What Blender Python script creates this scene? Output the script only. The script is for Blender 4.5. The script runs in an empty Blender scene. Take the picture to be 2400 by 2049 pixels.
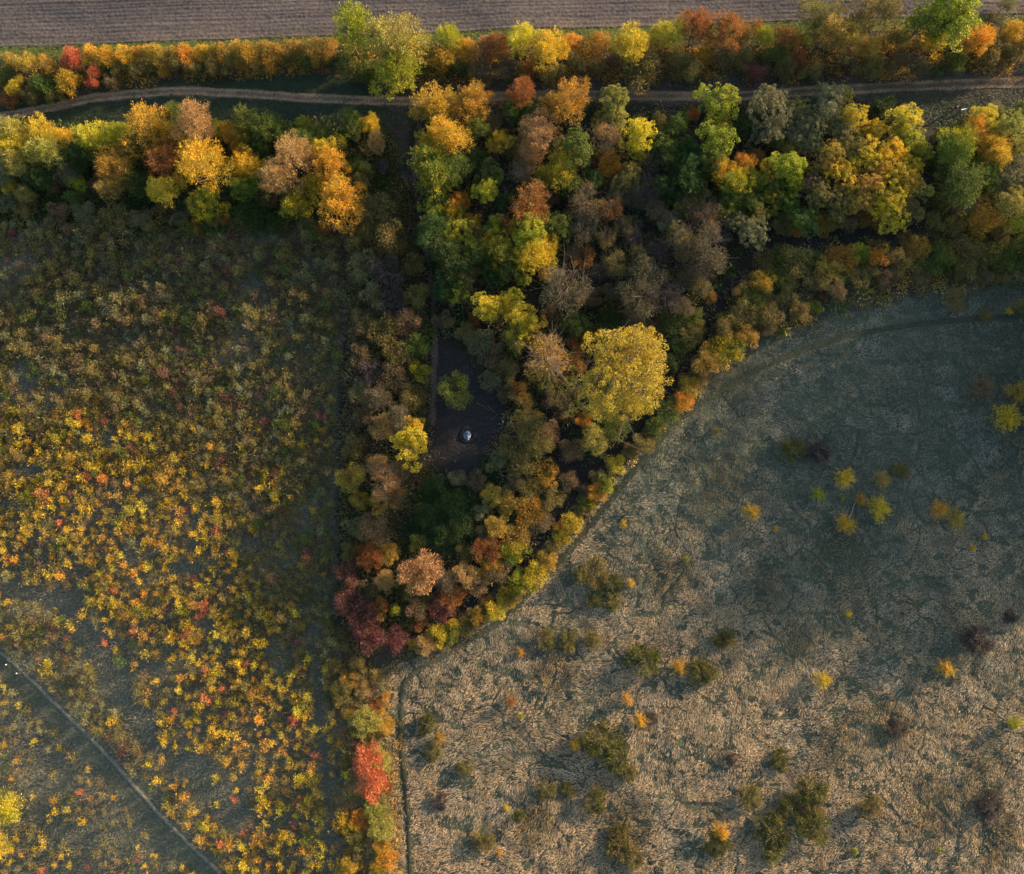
import bpy, math, random
import numpy as np
from mathutils import Vector

S = bpy.context.scene
COL = S.collection
R = math.radians

# ------------------------------------------------------------------ camera
CAM_H, TILT, FPX, PW, PH = 150.0, R(6.75), 1850.0, 2400.0, 2049.0
cam_d = bpy.data.cameras.new('camera')
cam_d.sensor_width = 36.0
cam_d.lens = 36.0 * FPX / PW
cam_d.clip_end = 6000.0
cam = bpy.data.objects.new('camera', cam_d)
cam.location = (0, 0, CAM_H)
cam.rotation_euler = (TILT, 0, 0)
COL.objects.link(cam)
S.camera = cam

# ------------------------------------------------------------------ sky, sun, exposure
SUN_EL, SUN_AZ = R(10.5), R(60.0)          # azimuth clockwise from +Y (top of the picture)
world = bpy.data.worlds.new('World')
S.world = world
world.use_nodes = True
wn = world.node_tree
sky = wn.nodes.new('ShaderNodeTexSky')
sky.sky_type = 'NISHITA'
sky.sun_disc = False
sky.sun_elevation = SUN_EL
sky.sun_rotation = SUN_AZ
sky.altitude = 100
sky.dust_density = 1.3
sky.ozone_density = 1.0
wn.links.new(sky.outputs[0], wn.nodes['Background'].inputs[0])
wn.nodes['Background'].inputs[1].default_value = 0.15
sun_d = bpy.data.lights.new('sun', 'SUN')
sun_d.energy = 5.0
sun_d.angle = R(1.4)
sun_d.color = (1.0, 0.73, 0.46)
sun = bpy.data.objects.new('sun', sun_d)
sv = Vector((math.sin(SUN_AZ) * math.cos(SUN_EL), math.cos(SUN_AZ) * math.cos(SUN_EL), math.sin(SUN_EL)))
sun.rotation_euler = sv.to_track_quat('Z', 'Y').to_euler()
sun.location = (120, 70, 60)
COL.objects.link(sun)
S.view_settings.view_transform = 'Standard'
S.view_settings.look = 'None'
S.view_settings.gamma = 1.0
S.view_settings.exposure = 1.62
S.render.resolution_x, S.render.resolution_y = 1024, 874

# ------------------------------------------------------------------ numeric helpers
def _hash(ix, iy, seed):
    n = (ix.astype(np.int64) * 374761393 + iy.astype(np.int64) * 668265263 + seed * 974634777) & 0x7fffffff
    n = ((n ^ (n >> 13)) * 1274126177) & 0x7fffffff
    n = n ^ (n >> 16)
    return (n & 0xffff) / 65535.0

def vnoise(x, y, seed=0):
    x = np.asarray(x, float); y = np.asarray(y, float)
    ix = np.floor(x); iy = np.floor(y)
    fx = x - ix; fy = y - iy
    fx = fx * fx * (3 - 2 * fx); fy = fy * fy * (3 - 2 * fy)
    a = _hash(ix, iy, seed); b = _hash(ix + 1, iy, seed)
    c = _hash(ix, iy + 1, seed); d = _hash(ix + 1, iy + 1, seed)
    return (a * (1 - fx) + b * fx) * (1 - fy) + (c * (1 - fx) + d * fx) * fy

def fbm(x, y, seed=0, oct=3):
    s = 0; a = 0.5; t = 0
    for k in range(oct):
        s = s + a * vnoise(np.asarray(x) * 2 ** k, np.asarray(y) * 2 ** k, seed + 17 * k); t += a; a *= 0.5
    return s / t

def cells(x, y, seed=0):
    """distance to the nearest border between scattered cells"""
    x = np.asarray(x, float); y = np.asarray(y, float)
    ix = np.floor(x); iy = np.floor(y)
    d1 = np.full(x.shape, 9.0); d2 = np.full(x.shape, 9.0)
    for dx in (-1, 0, 1):
        for dy in (-1, 0, 1):
            cx = ix + dx; cy = iy + dy
            px = cx + _hash(cx, cy, seed); py = cy + _hash(cx, cy, seed + 5)
            d = np.hypot(px - x, py - y)
            m = d < d1
            d2 = np.where(m, d1, np.minimum(d2, d)); d1 = np.where(m, d, d1)
    return d2 - d1

CT, ST = math.cos(TILT), math.sin(TILT)
def unproj(u, v, z=0.0):
    """photo pixel (2400 x 2049) -> point of the ground (or of height z) and depth"""
    u = np.asarray(u, float); v = np.asarray(v, float)
    a = (u - PW / 2) / FPX; b = -(v - PH / 2) / FPX
    dy = b * CT + ST; dz = b * ST - CT
    t = (CAM_H - z) / (-dz)
    return a * t, dy * t, t

def proj(x, y, z=0.0):
    dz = np.asarray(z, float) - CAM_H
    yc = y * CT + dz * ST; zc = -y * ST + dz * CT
    return PW / 2 + FPX * x / (-zc), PH / 2 - FPX * yc / (-zc)

def inpoly(u, v, poly):
    u = np.asarray(u, float); v = np.asarray(v, float)
    r = np.zeros(u.shape, bool)
    n = len(poly)
    for i in range(n):
        x1, y1 = poly[i]; x2, y2 = poly[(i + 1) % n]
        if y1 == y2: continue
        c = ((y1 > v) != (y2 > v)) & (u < (x2 - x1) * (v - y1) / (y2 - y1) + x1)
        r ^= c
    return r

def dline(u, v, line):
    u = np.asarray(u, float); v = np.asarray(v, float)
    best = np.full(u.shape, 1e9)
    for (x1, y1), (x2, y2) in zip(line[:-1], line[1:]):
        dx, dy = x2 - x1, y2 - y1
        t = np.clip(((u - x1) * dx + (v - y1) * dy) / (dx * dx + dy * dy), 0, 1)
        best = np.minimum(best, np.hypot(u - x1 - t * dx, v - y1 - t * dy))
    return best

def smooth(line, k=5):
    p = np.array([line[0]] + list(line) + [line[-1]], float)
    out = []
    for i in range(1, len(p) - 2):
        for j in range(k):
            t = j / k
            out.append(0.5 * ((2 * p[i]) + (p[i + 1] - p[i - 1]) * t + (2 * p[i - 1] - 5 * p[i] + 4 * p[i + 1] - p[i + 2]) * t * t
                              + (3 * p[i] - p[i - 1] - 3 * p[i + 1] + p[i + 2]) * t ** 3))
    out.append(p[-2])
    return [tuple(q) for q in out]

# ------------------------------------------------------------------ layout, in pixels of the photograph on the ground
TRACK = smooth([(-260, 300), (0, 272), (110, 252), (230, 228), (400, 214), (560, 218), (760, 232), (960, 236), (1150, 228), (1350, 222),
                (1560, 226), (1750, 224), (1900, 214), (2050, 206), (2250, 198), (2400, 194), (2700, 186)])
DIAG = smooth([(-150, 1400), (0, 1528), (120, 1640), (250, 1770), (380, 1915), (520, 2049), (640, 2170)])
MPATH = smooth([(965, 2300), (962, 2049), (955, 1900), (940, 1740), (942, 1640), (955, 1590), (1020, 1545), (1150, 1470), (1260, 1370), (1380, 1235),
                (1480, 1110), (1590, 985), (1740, 885), (1900, 815), (2050, 775), (2250, 750), (2400, 742), (2650, 735)])
LANE1 = smooth([(985, 290), (970, 400), (985, 520), (1008, 640), (1018, 780), (1015, 900), (1012, 1010)])
LANE2 = smooth([(2100, 540), (1930, 555), (1800, 575), (1745, 620), (1690, 715), (1620, 840), (1530, 965), (1440, 1060), (1370, 1100), (1290, 1065)])
LANE3 = smooth([(1370, 1100), (1345, 1160), (1250, 1290), (1150, 1385), (1050, 1450), (955, 1500)])
LANE4 = smooth([(2210, 330), (2165, 430), (2155, 510), (2100, 560)])
SIDE = smooth([(735, 1480), (742, 1600), (750, 1720), (768, 1850), (772, 2049), (775, 2200)])
SEDGE = smooth([(806, 470), (812, 700), (800, 950), (790, 1200), (783, 1450)])
STRIP2 = smooth([(-40, 1362), (60, 1385), (140, 1425), (225, 1520), (285, 1630), (345, 1730), (420, 1810)])
CLEAR = [(1018, 775), (1060, 790), (1110, 850), (1180, 930), (1195, 960), (1165, 1010), (1140, 1090), (1100, 1130), (1040, 1110), (1005, 1030), (1005, 900)]
HOLLOW = [(985, 1110), (1100, 1130), (1130, 1200), (1110, 1290), (1010, 1310), (930, 1290), (960, 1200)]
MEADOW = [(915, 2400), (905, 1900), (900, 1680), (880, 1570), (960, 1545), (1060, 1500), (1170, 1440), (1290, 1320), (1400, 1180), (1500, 1050),
          (1600, 930), (1720, 860), (1800, 790), (1960, 740), (2150, 690), (2300, 660), (2900, 620), (2900, 2400)]
WOOD = [(960, 250), (1300, 240), (1600, 250), (1760, 235), (2010, 235), (2160, 290), (2180, 540), (1990, 600), (1790, 600), (1700, 720), (1620, 860),
        (1520, 985), (1430, 1070), (1350, 1180), (1250, 1310), (1140, 1400), (960, 1500), (860, 1530), (800, 1480), (790, 1300), (790, 1000),
        (810, 700), (820, 480), (900, 430), (960, 420)]
EDGE = [(2500, 590), (2150, 560), (1800, 600), (1720, 700), (1600, 900), (1480, 1040), (1370, 1170), (1250, 1310), (1100, 1440), (930, 1520),
        (960, 1545), (1100, 1490), (1260, 1350), (1380, 1200), (1500, 1050), (1620, 930), (1790, 790), (1960, 740), (2150, 690), (2500, 650)]
ROWW = [(-200, 290), (0, 285), (300, 300), (560, 290), (880, 280), (930, 330), (930, 430), (830, 500), (640, 540), (400, 545), (0, 530), (-200, 540)]
RIGHTW = [(2190, 340), (2280, 270), (2600, 250), (2600, 640), (2180, 640)]
HEDGE = [(-200, 165), (0, 150), (400, 130), (780, 110), (1000, 110), (1600, 95), (2000, 70), (2600, 60), (2600, 190), (2000, 190), (1600, 190),
         (1200, 190), (900, 205), (760, 170), (400, 185), (300, 205), (200, 225), (0, 250), (-200, 260)]
SCRUB = [(-250, 520), (800, 520), (812, 700), (800, 1000), (795, 1400), (800, 1560), (900, 1580), (915, 2250), (-250, 2250)]
FIELD_EDGE = [(-400, 132), (0, 114), (300, 105), (700, 88), (1000, 80), (1300, 70), (1600, 60), (1950, 46), (2400, 34), (2800, 22)]
GLADES = [((600, 690), 55, 45), ((570, 820), 28, 90), ((60, 870), 45, 40), ((90, 930), 70, 40), ((45, 620), 50, 35), ((230, 1030), 60, 25),
          ((70, 1100), 40, 22), ((180, 1330), 30, 45), ((130, 1400), 60, 28), ((220, 1500), 60, 50), ((275, 1610), 45, 60), ((70, 1385), 70, 22),
          ((330, 1690), 45, 45), ((520, 1850), 85, 65), ((455, 1790), 55, 30), ((560, 1920), 60, 35), ((650, 1530), 40, 45),
          ((480, 1470), 30, 25), ((120, 1820), 60, 55), ((75, 1870), 45, 60), ((170, 1960), 70, 35), ((290, 1960), 45, 30), ((370, 1990), 50, 30),
          ((590, 520), 55, 40), ((360, 1560), 35, 25), ((590, 1280), 30, 20), ((300, 1300), 30, 25), ((430, 1330), 40, 20)]

def height(x, y):
    """relief of the ground in metres"""
    u, v = proj(x, y)
    big = (fbm(x / 17.0, y / 17.0, 3, 3) - 0.5) * 1.1
    hum = (fbm(x / 2.3 + 40, y / 1.9, 9, 3) - 0.5)
    amp = np.where(inpoly(u, v, MEADOW), 0.75, 0.35)
    pth = np.minimum(np.minimum(dline(u, v, TRACK), dline(u, v, MPATH)), dline(u, v, DIAG))
    fld = np.interp(u, [p[0] for p in FIELD_EDGE], [p[1] for p in FIELD_EDGE]) - v
    amp = amp * np.clip(pth / 22.0, 0.12, 1) * np.clip(-fld / 30.0, 0.0, 1)
    return big + hum * amp

# ------------------------------------------------------------------ mesh helpers
def mesh_np(name, co, faces, mat=None, smooth_shade=False, attrs=None):
    """co (n,3), faces (m,k) with one k for the whole mesh"""
    me = bpy.data.meshes.new(name)
    co = np.asarray(co, np.float32); faces = np.asarray(faces, np.int32)
    m, k = faces.shape
    me.vertices.add(len(co)); me.vertices.foreach_set('co', co.ravel())
    me.loops.add(m * k); me.loops.foreach_set('vertex_index', faces.ravel())
    me.polygons.add(m); me.polygons.foreach_set('loop_start', np.arange(0, m * k, k, dtype=np.int32))
    if smooth_shade: me.polygons.foreach_set('use_smooth', np.ones(m, bool))
    me.update(calc_edges=True)
    for nm, (dom, kind, data) in (attrs or {}).items():
        a = me.attributes.new(nm, kind, dom)
        a.data.foreach_set('color' if kind == 'FLOAT_COLOR' else 'value', np.asarray(data, np.float32).ravel())
    if mat: me.materials.append(mat)
    return me

def link(name, me, parent=None, loc=None, mat=None):
    o = bpy.data.objects.new(name, me)
    COL.objects.link(o)
    if parent: o.parent = parent
    if loc is not None: o.location = loc
    if mat is not None and me is not None:
        o.material_slots[0].link = 'OBJECT'; o.material_slots[0].material = mat
    return o

def tag(o, label=None, cat=None, group=None, kind=None):
    if label: o['label'] = label
    if cat: o['category'] = cat
    if group: o['group'] = group
    if kind: o['kind'] = kind
    return o

def tubes(segs, sides=5):
    """segs: list of (p0, p1, r0, r1) -> verts, quads"""
    segs = [(np.asarray(a, float), np.asarray(b, float), r0, r1) for a, b, r0, r1 in segs]
    V = []; F = []
    ang = np.arange(sides) / sides * 2 * math.pi
    for a, b, r0, r1 in segs:
        d = b - a; L = np.linalg.norm(d); d = d / max(L, 1e-6)
        h = np.array([0, 0, 1.0]) if abs(d[2]) < 0.9 else np.array([1.0, 0, 0])
        s = np.cross(d, h); s /= np.linalg.norm(s); t = np.cross(d, s)
        ring = np.cos(ang)[:, None] * s + np.sin(ang)[:, None] * t
        n = len(V)
        V.extend(a + ring * r0); V.extend(b + ring * r1)
        for i in range(sides):
            j = (i + 1) % sides
            F.append((n + i, n + j, n + sides + j, n + sides + i))
    return np.array(V), np.array(F)

def leaves(pos, dirs, length, width, rng):
    """kite-shaped leaf sprays, one quad each"""
    n = len(pos)
    d = dirs / (np.linalg.norm(dirs, axis=1, keepdims=True) + 1e-9)
    rnd = rng.normal(size=(n, 3))
    w = np.cross(d, rnd); w /= (np.linalg.norm(w, axis=1, keepdims=True) + 1e-9)
    L = (length * rng.uniform(0.6, 1.35, n))[:, None]; W = (width * rng.uniform(0.6, 1.3, n))[:, None]
    nrm = np.cross(d, w)
    V = np.empty((n, 4, 3))
    V[:, 0] = pos
    V[:, 1] = pos + d * L * 0.5 + w * W * 0.5
    V[:, 2] = pos + d * L - nrm * L * 0.15
    V[:, 3] = pos + d * L * 0.5 - w * W * 0.5
    return V.reshape(-1, 3), np.arange(n * 4).reshape(n, 4)

def leaves3(pos, dirs, length, width, rng):
    """plain leaf triangles for the joined masses"""
    n = len(pos)
    d = dirs / (np.linalg.norm(dirs, axis=1, keepdims=True) + 1e-9)
    w = np.cross(d, rng.normal(size=(n, 3))); w /= (np.linalg.norm(w, axis=1, keepdims=True) + 1e-9)
    L = (length * rng.uniform(0.6, 1.35, n))[:, None]; W = (width * rng.uniform(0.6, 1.3, n))[:, None]
    V = np.empty((n, 3, 3))
    V[:, 0] = pos + w * W * 0.5; V[:, 1] = pos - w * W * 0.5; V[:, 2] = pos + d * L
    return V.reshape(-1, 3)

# ------------------------------------------------------------------ materials
def newmat(name):
    m = bpy.data.materials.new(name); m.use_nodes = True
    nt = m.node_tree; nt.nodes.clear()
    out = nt.nodes.new('ShaderNodeOutputMaterial')
    return m, nt, out

def N(nt, typ, **kw):
    n = nt.nodes.new(typ)
    for k, v in kw.items(): setattr(n, k, v)
    return n

def leaf_shader(nt, out, colsock, trans=0.3, rough=0.7):
    p = N(nt, 'ShaderNodeBsdfPrincipled'); p.inputs['Roughness'].default_value = rough
    p.inputs['Specular IOR Level'].default_value = 0.15
    t = N(nt, 'ShaderNodeBsdfTranslucent')
    mx = N(nt, 'ShaderNodeMixShader'); mx.inputs[0].default_value = trans
    nt.links.new(colsock, p.inputs['Base Color']); nt.links.new(colsock, t.inputs['Color'])
    nt.links.new(p.outputs[0], mx.inputs[1]); nt.links.new(t.outputs[0], mx.inputs[2])
    nt.links.new(mx.outputs[0], out.inputs[0])

def leaf_mat(name, cols, trans=0.3):
    """cols: colours met from clump to clump of one crown"""
    m, nt, out = newmat(name)
    cv = N(nt, 'ShaderNodeAttribute', attribute_name='cv')
    lv = N(nt, 'ShaderNodeAttribute', attribute_name='lv')
    oi = N(nt, 'ShaderNodeObjectInfo')
    ad = N(nt, 'ShaderNodeMath', operation='MULTIPLY_ADD'); ad.inputs[1].default_value = 0.35
    nt.links.new(oi.outputs['Random'], ad.inputs[0]); nt.links.new(cv.outputs['Fac'], ad.inputs[2])
    sub = N(nt, 'ShaderNodeMath', operation='SUBTRACT'); sub.inputs[1].default_value = 0.175
    nt.links.new(ad.outputs[0], sub.inputs[0])
    rp = N(nt, 'ShaderNodeValToRGB')
    el = rp.color_ramp.elements
    n = len(cols)
    while len(el) < n: el.new(0.5)
    for i, c in enumerate(cols):
        el[i].position = i / (n - 1); el[i].color = (*c, 1)
    nt.links.new(sub.outputs[0], rp.inputs[0])
    br = N(nt, 'ShaderNodeMapRange'); br.inputs['To Min'].default_value = 0.65; br.inputs['To Max'].default_value = 1.35
    nt.links.new(lv.outputs['Fac'], br.inputs['Value'])
    hs = N(nt, 'ShaderNodeHueSaturation')
    hr = N(nt, 'ShaderNodeMapRange'); hr.inputs['To Min'].default_value = 0.485; hr.inputs['To Max'].default_value = 0.515
    fr = N(nt, 'ShaderNodeMath', operation='FRACT'); ml = N(nt, 'ShaderNodeMath', operation='MULTIPLY'); ml.inputs[1].default_value = 7.31
    nt.links.new(oi.outputs['Random'], ml.inputs[0]); nt.links.new(ml.outputs[0], fr.inputs[0]); nt.links.new(fr.outputs[0], hr.inputs['Value'])
    nt.links.new(hr.outputs[0], hs.inputs['Hue']); nt.links.new(br.outputs[0], hs.inputs['Value']); nt.links.new(rp.outputs[0], hs.inputs['Color'])
    leaf_shader(nt, out, hs.outputs[0], trans)
    return m

def tint_mat(name, trans=0.25, rough=0.75):
    m, nt, out = newmat(name)
    a = N(nt, 'ShaderNodeAttribute', attribute_name='tint')
    leaf_shader(nt, out, a.outputs['Color'], trans, rough)
    return m

def noise_mat(name, c0, c1, scale=3.0, rough=0.9, bump=0.3, detail=6, c2=None):
    m, nt, out = newmat(name)
    p = N(nt, 'ShaderNodeBsdfPrincipled'); p.inputs['Roughness'].default_value = rough; p.inputs['Specular IOR Level'].default_value = 0.15
    tc = N(nt, 'ShaderNodeTexCoord'); nz = N(nt, 'ShaderNodeTexNoise'); nz.inputs['Scale'].default_value = scale; nz.inputs['Detail'].default_value = detail
    nt.links.new(tc.outputs['Object'], nz.inputs['Vector'])
    rp = N(nt, 'ShaderNodeValToRGB'); el = rp.color_ramp.elements
    el[0].position = 0.32; el[0].color = (*c0, 1); el[1].position = 0.68; el[1].color = (*c1, 1)
    if c2: e = el.new(0.5); e.color = (*c2, 1)
    nt.links.new(nz.outputs['Fac'], rp.inputs[0]); nt.links.new(rp.outputs[0], p.inputs['Base Color'])
    b = N(nt, 'ShaderNodeBump'); b.inputs['Strength'].default_value = bump; b.inputs['Distance'].default_value = 0.1
    nt.links.new(nz.outputs['Fac'], b.inputs['Height']); nt.links.new(b.outputs[0], p.inputs['Normal'])
    nt.links.new(p.outputs[0], out.inputs[0])
    return m

def vcol_mat(name, scale=2.5, vary=0.35, bump=0.5):
    """colour of the ground kinds from the 'tint' attribute, broken up by noise"""
    m, nt, out = newmat(name)
    p = N(nt, 'ShaderNodeBsdfPrincipled'); p.inputs['Roughness'].default_value = 0.95; p.inputs['Specular IOR Level'].default_value = 0.1
    a = N(nt, 'ShaderNodeAttribute', attribute_name='tint')
    tc = N(nt, 'ShaderNodeTexCoord'); nz = N(nt, 'ShaderNodeTexNoise'); nz.inputs['Scale'].default_value = scale; nz.inputs['Detail'].default_value = 7
    nt.links.new(tc.outputs['Object'], nz.inputs['Vector'])
    mr = N(nt, 'ShaderNodeMapRange'); mr.inputs['From Min'].default_value = 0.3; mr.inputs['From Max'].default_value = 0.7
    mr.inputs['To Min'].default_value = 1 - vary; mr.inputs['To Max'].default_value = 1 + vary
    nt.links.new(nz.outputs['Fac'], mr.inputs['Value'])
    hs = N(nt, 'ShaderNodeHueSaturation'); nt.links.new(a.outputs['Color'], hs.inputs['Color']); nt.links.new(mr.outputs[0], hs.inputs['Value'])
    nt.links.new(hs.outputs[0], p.inputs['Base Color'])
    b = N(nt, 'ShaderNodeBump'); b.inputs['Strength'].default_value = bump; b.inputs['Distance'].default_value = 0.15
    nt.links.new(nz.outputs['Fac'], b.inputs['Height']); nt.links.new(b.outputs[0], p.inputs['Normal'])
    nt.links.new(p.outputs[0], out.inputs[0])
    return m

# colour families: leaf colours from the commonest to the rarest
FAM = {
 'orange': [(0.55, 0.235, 0.03), (0.60, 0.31, 0.035), (0.46, 0.27, 0.03), (0.24, 0.18, 0.03)],
 'amber': [(0.42, 0.205, 0.03), (0.46, 0.27, 0.035), (0.33, 0.21, 0.03), (0.16, 0.14, 0.03)],
 'gold': [(0.62, 0.36, 0.025), (0.60, 0.41, 0.035), (0.44, 0.32, 0.03), (0.22, 0.20, 0.028)],
 'yellow': [(0.60, 0.44, 0.03), (0.54, 0.42, 0.035), (0.40, 0.34, 0.035), (0.20, 0.21, 0.028)],
 'lime': [(0.40, 0.37, 0.028), (0.30, 0.31, 0.028), (0.19, 0.22, 0.026), (0.09, 0.125, 0.024)],
 'green': [(0.068, 0.108, 0.024), (0.095, 0.135, 0.026), (0.15, 0.165, 0.03), (0.05, 0.08, 0.022)],
 'dark':   [(0.03, 0.06, 0.018), (0.04, 0.08, 0.02), (0.06, 0.085, 0.02), (0.05, 0.06, 0.02)],
 'mixed':  [(0.055, 0.105, 0.02), (0.09, 0.14, 0.02), (0.22, 0.22, 0.02), (0.46, 0.32, 0.025)],
 'turning': [(0.50, 0.33, 0.02), (0.34, 0.27, 0.02), (0.12, 0.15, 0.02), (0.06, 0.10, 0.02)],
 'gorse': [(0.085, 0.092, 0.024), (0.12, 0.118, 0.03), (0.17, 0.15, 0.035), (0.06, 0.068, 0.02)],
 'willow': [(0.47, 0.335, 0.04), (0.41, 0.305, 0.04), (0.32, 0.26, 0.04), (0.50, 0.37, 0.045)],
 'olive': [(0.175, 0.145, 0.045), (0.21, 0.17, 0.05), (0.125, 0.115, 0.04), (0.27, 0.20, 0.05)],
 'pale':   [(0.36, 0.31, 0.07), (0.30, 0.28, 0.06), (0.24, 0.23, 0.055), (0.42, 0.36, 0.06)],
 'sage': [(0.17, 0.165, 0.085), (0.20, 0.19, 0.085), (0.135, 0.14, 0.07), (0.25, 0.22, 0.07)],
 'tan': [(0.40, 0.225, 0.09), (0.44, 0.265, 0.10), (0.33, 0.20, 0.085), (0.34, 0.225, 0.07)],
 'rust':   [(0.27, 0.10, 0.03), (0.33, 0.145, 0.035), (0.22, 0.11, 0.035), (0.17, 0.12, 0.035)],
 'brown': [(0.175, 0.115, 0.06), (0.21, 0.14, 0.07), (0.14, 0.11, 0.055), (0.14, 0.125, 0.055)],
 'grey': [(0.115, 0.095, 0.055), (0.135, 0.108, 0.06), (0.10, 0.09, 0.05), (0.14, 0.12, 0.05)],
 'purple': [(0.075, 0.057, 0.06), (0.085, 0.068, 0.065), (0.10, 0.08, 0.07), (0.08, 0.07, 0.05)],
 'red': [(0.50, 0.13, 0.055), (0.54, 0.18, 0.07), (0.42, 0.13, 0.055), (0.42, 0.20, 0.055)],
 'crimson': [(0.155, 0.055, 0.047), (0.20, 0.075, 0.06), (0.14, 0.065, 0.05), (0.19, 0.10, 0.055)],
 'goldtan': [(0.40, 0.26, 0.05), (0.46, 0.29, 0.045), (0.30, 0.21, 0.05), (0.20, 0.16, 0.04)],
}
CWORD = {'orange': 'bright orange', 'amber': 'amber', 'gold': 'golden', 'yellow': 'yellow', 'lime': 'lime-green', 'green': 'green', 'dark': 'dark green',
         'mixed': 'green and yellow', 'turning': 'green-gold', 'olive': 'olive', 'pale': 'pale olive', 'sage': 'grey-green', 'tan': 'tan',
         'rust': 'rust-coloured', 'brown': 'brown', 'grey': 'grey twiggy', 'purple': 'dark purplish', 'red': 'red', 'crimson': 'crimson', 'goldtan': 'tawny', 'willow': 'yellow', 'gorse': 'green'}
MAT = {k: leaf_mat('foliage_' + k, v) for k, v in FAM.items()}
BARK = noise_mat('bark', (0.07, 0.055, 0.04), (0.16, 0.13, 0.10), 6.0)
PALEBARK = noise_mat('pale_bark', (0.20, 0.15, 0.105), (0.35, 0.275, 0.20), 5.0)
DEADWOOD = noise_mat('dead_wood', (0.07, 0.06, 0.05), (0.16, 0.135, 0.11), 5.0)
TINT = tint_mat('plant_tint')
STRAW = tint_mat('grass_tint', 0.2, 0.6)

# ================================================================== THE SETTING
def edge_v(u):
    return np.interp(u, [p[0] for p in FIELD_EDGE], [p[1] for p in FIELD_EDGE])

def zone_tint(x, y):
    u, v = proj(x, y)
    jx = (fbm(x / 3, y / 3, 21) - 0.5) * 26; jy = (fbm(x / 3, y / 3, 22) - 0.5) * 26
    uu, vv = u + jx, v + jy
    T = np.empty(u.shape + (3,)); T[:] = (0.05, 0.042, 0.030)
    def put(mask, c): T[mask] = c
    n = fbm(x / 8, y / 8, 31)
    put(inpoly(uu, vv, SCRUB), (0.080, 0.080, 0.057))
    put((vv > edge_v(uu)) & (vv < 290) & ~inpoly(uu, vv, ROWW), (0.035, 0.048, 0.026))
    tr = dline(uu, vv, TRACK)
    put((vv > edge_v(u)) & (v < edge_v(u) + 26), (0.13, 0.16, 0.045))
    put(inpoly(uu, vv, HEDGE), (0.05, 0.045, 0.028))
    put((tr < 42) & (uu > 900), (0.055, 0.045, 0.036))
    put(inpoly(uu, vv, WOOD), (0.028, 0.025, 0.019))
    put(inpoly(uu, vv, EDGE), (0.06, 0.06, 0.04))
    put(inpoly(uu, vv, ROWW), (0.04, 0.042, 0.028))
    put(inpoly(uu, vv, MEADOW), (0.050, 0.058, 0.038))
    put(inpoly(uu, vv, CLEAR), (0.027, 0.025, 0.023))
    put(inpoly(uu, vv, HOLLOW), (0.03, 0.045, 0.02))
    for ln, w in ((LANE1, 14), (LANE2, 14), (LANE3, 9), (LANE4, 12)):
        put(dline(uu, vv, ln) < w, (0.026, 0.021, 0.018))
    return T * (0.75 + 0.5 * n)[..., None]

gx = np.arange(-150, 150.1, 0.8); gy = np.arange(-90, 175.1, 0.8)
GX, GY = np.meshgrid(gx, gy)
fall = np.clip(np.minimum(np.minimum(GX + 150, 150 - GX), np.minimum(GY + 90, 175 - GY)) / 12.0, 0, 1)
GZ = height(GX, GY) * fall
tint = zone_tint(GX, GY)
# drop the sheet a little where the ploughed field lies on top
GU, GV = proj(GX, GY)
nx, ny = len(gx), len(gy)
idx = np.arange(nx * ny).reshape(ny, nx)
F = np.stack([idx[:-1, :-1], idx[:-1, 1:], idx[1:, 1:], idx[1:, :-1]], -1).reshape(-1, 4)
co = np.stack([GX, GY, GZ], -1).reshape(-1, 3)
far = np.array([(-2500, -2500, 0), (2500, -2500, 0), (2500, 2500, 0), (-2500, 2500, 0)], float)
n0 = len(co)
co = np.vstack([co, far])
c = [idx[0, 0], idx[0, -1], idx[-1, -1], idx[-1, 0]]
F = np.vstack([F, [[n0, n0 + 1, c[1], c[0]], [n0 + 1, n0 + 2, c[2], c[1]], [n0 + 2, n0 + 3, c[3], c[2]], [n0 + 3, n0, c[0], c[3]]]])
tv = np.vstack([tint.reshape(-1, 3), np.tile((0.10, 0.10, 0.06), (4, 1))])
tv = np.hstack([tv, np.ones((len(tv), 1))])
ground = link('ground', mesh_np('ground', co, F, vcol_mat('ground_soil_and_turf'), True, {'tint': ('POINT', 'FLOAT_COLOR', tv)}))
tag(ground, 'uneven dark soil and turf under the scrub, wood and meadow', 'ground', kind='structure')

# ---- ploughed field: long furrows that follow the edge
fx = np.arange(-175, 176, 1.6)
rows = []
rng = np.random.default_rng(4)
t = 0.0
while t < 62:
    st = rng.uniform(0.55, 0.95)
    rows += [(t, -0.02), (t + st * 0.25, 0.035 * rng.uniform(0.0, 1.4)), (t + st * 0.55, 0.02), (t + st * 0.8, -0.02)]
    t += st
ft = np.array([r[0] for r in rows]); fz = np.array([r[1] for r in rows])
eu = np.linspace(-400, 2800, 200); ex, ey, _ = unproj(eu, edge_v(eu))
EY = np.interp(fx, ex, ey)
X = np.tile(fx, (len(ft), 1)); Y = EY[None, :] + ft[:, None] + (fbm(X / 5, ft[:, None] / 2 + X * 0, 5) - 0.5) * 0.12
Z = height(X, Y) * np.clip((175 - Y) / 12, 0, 1) * np.clip((150 - np.abs(X)) / 12, 0, 1) + 0.10 + fz[:, None] + (vnoise(X / 1.9, Y / 0.5, 8) - 0.5) * 0.10
Z[0] -= 0.35
tone = fbm(X / 30, Y / 1.1, 41, 2); tone2 = fbm(X / 40, Y / 9, 42)
base = np.array((0.070, 0.060, 0.058)); lite = np.array((0.118, 0.095, 0.083))
k = np.clip((tone - 0.35) * 1.3 + (tone2 - 0.35) * 1.4, 0, 1)[..., None]
ftint = base * (1 - k) + lite * k
near = np.clip(1 - ft / 3.0, 0, 1)[:, None, None] * np.ones(k.shape)
ftint = ftint * (1 - near * 0.5) + np.array((0.16, 0.125, 0.09)) * near * 0.5
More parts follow.
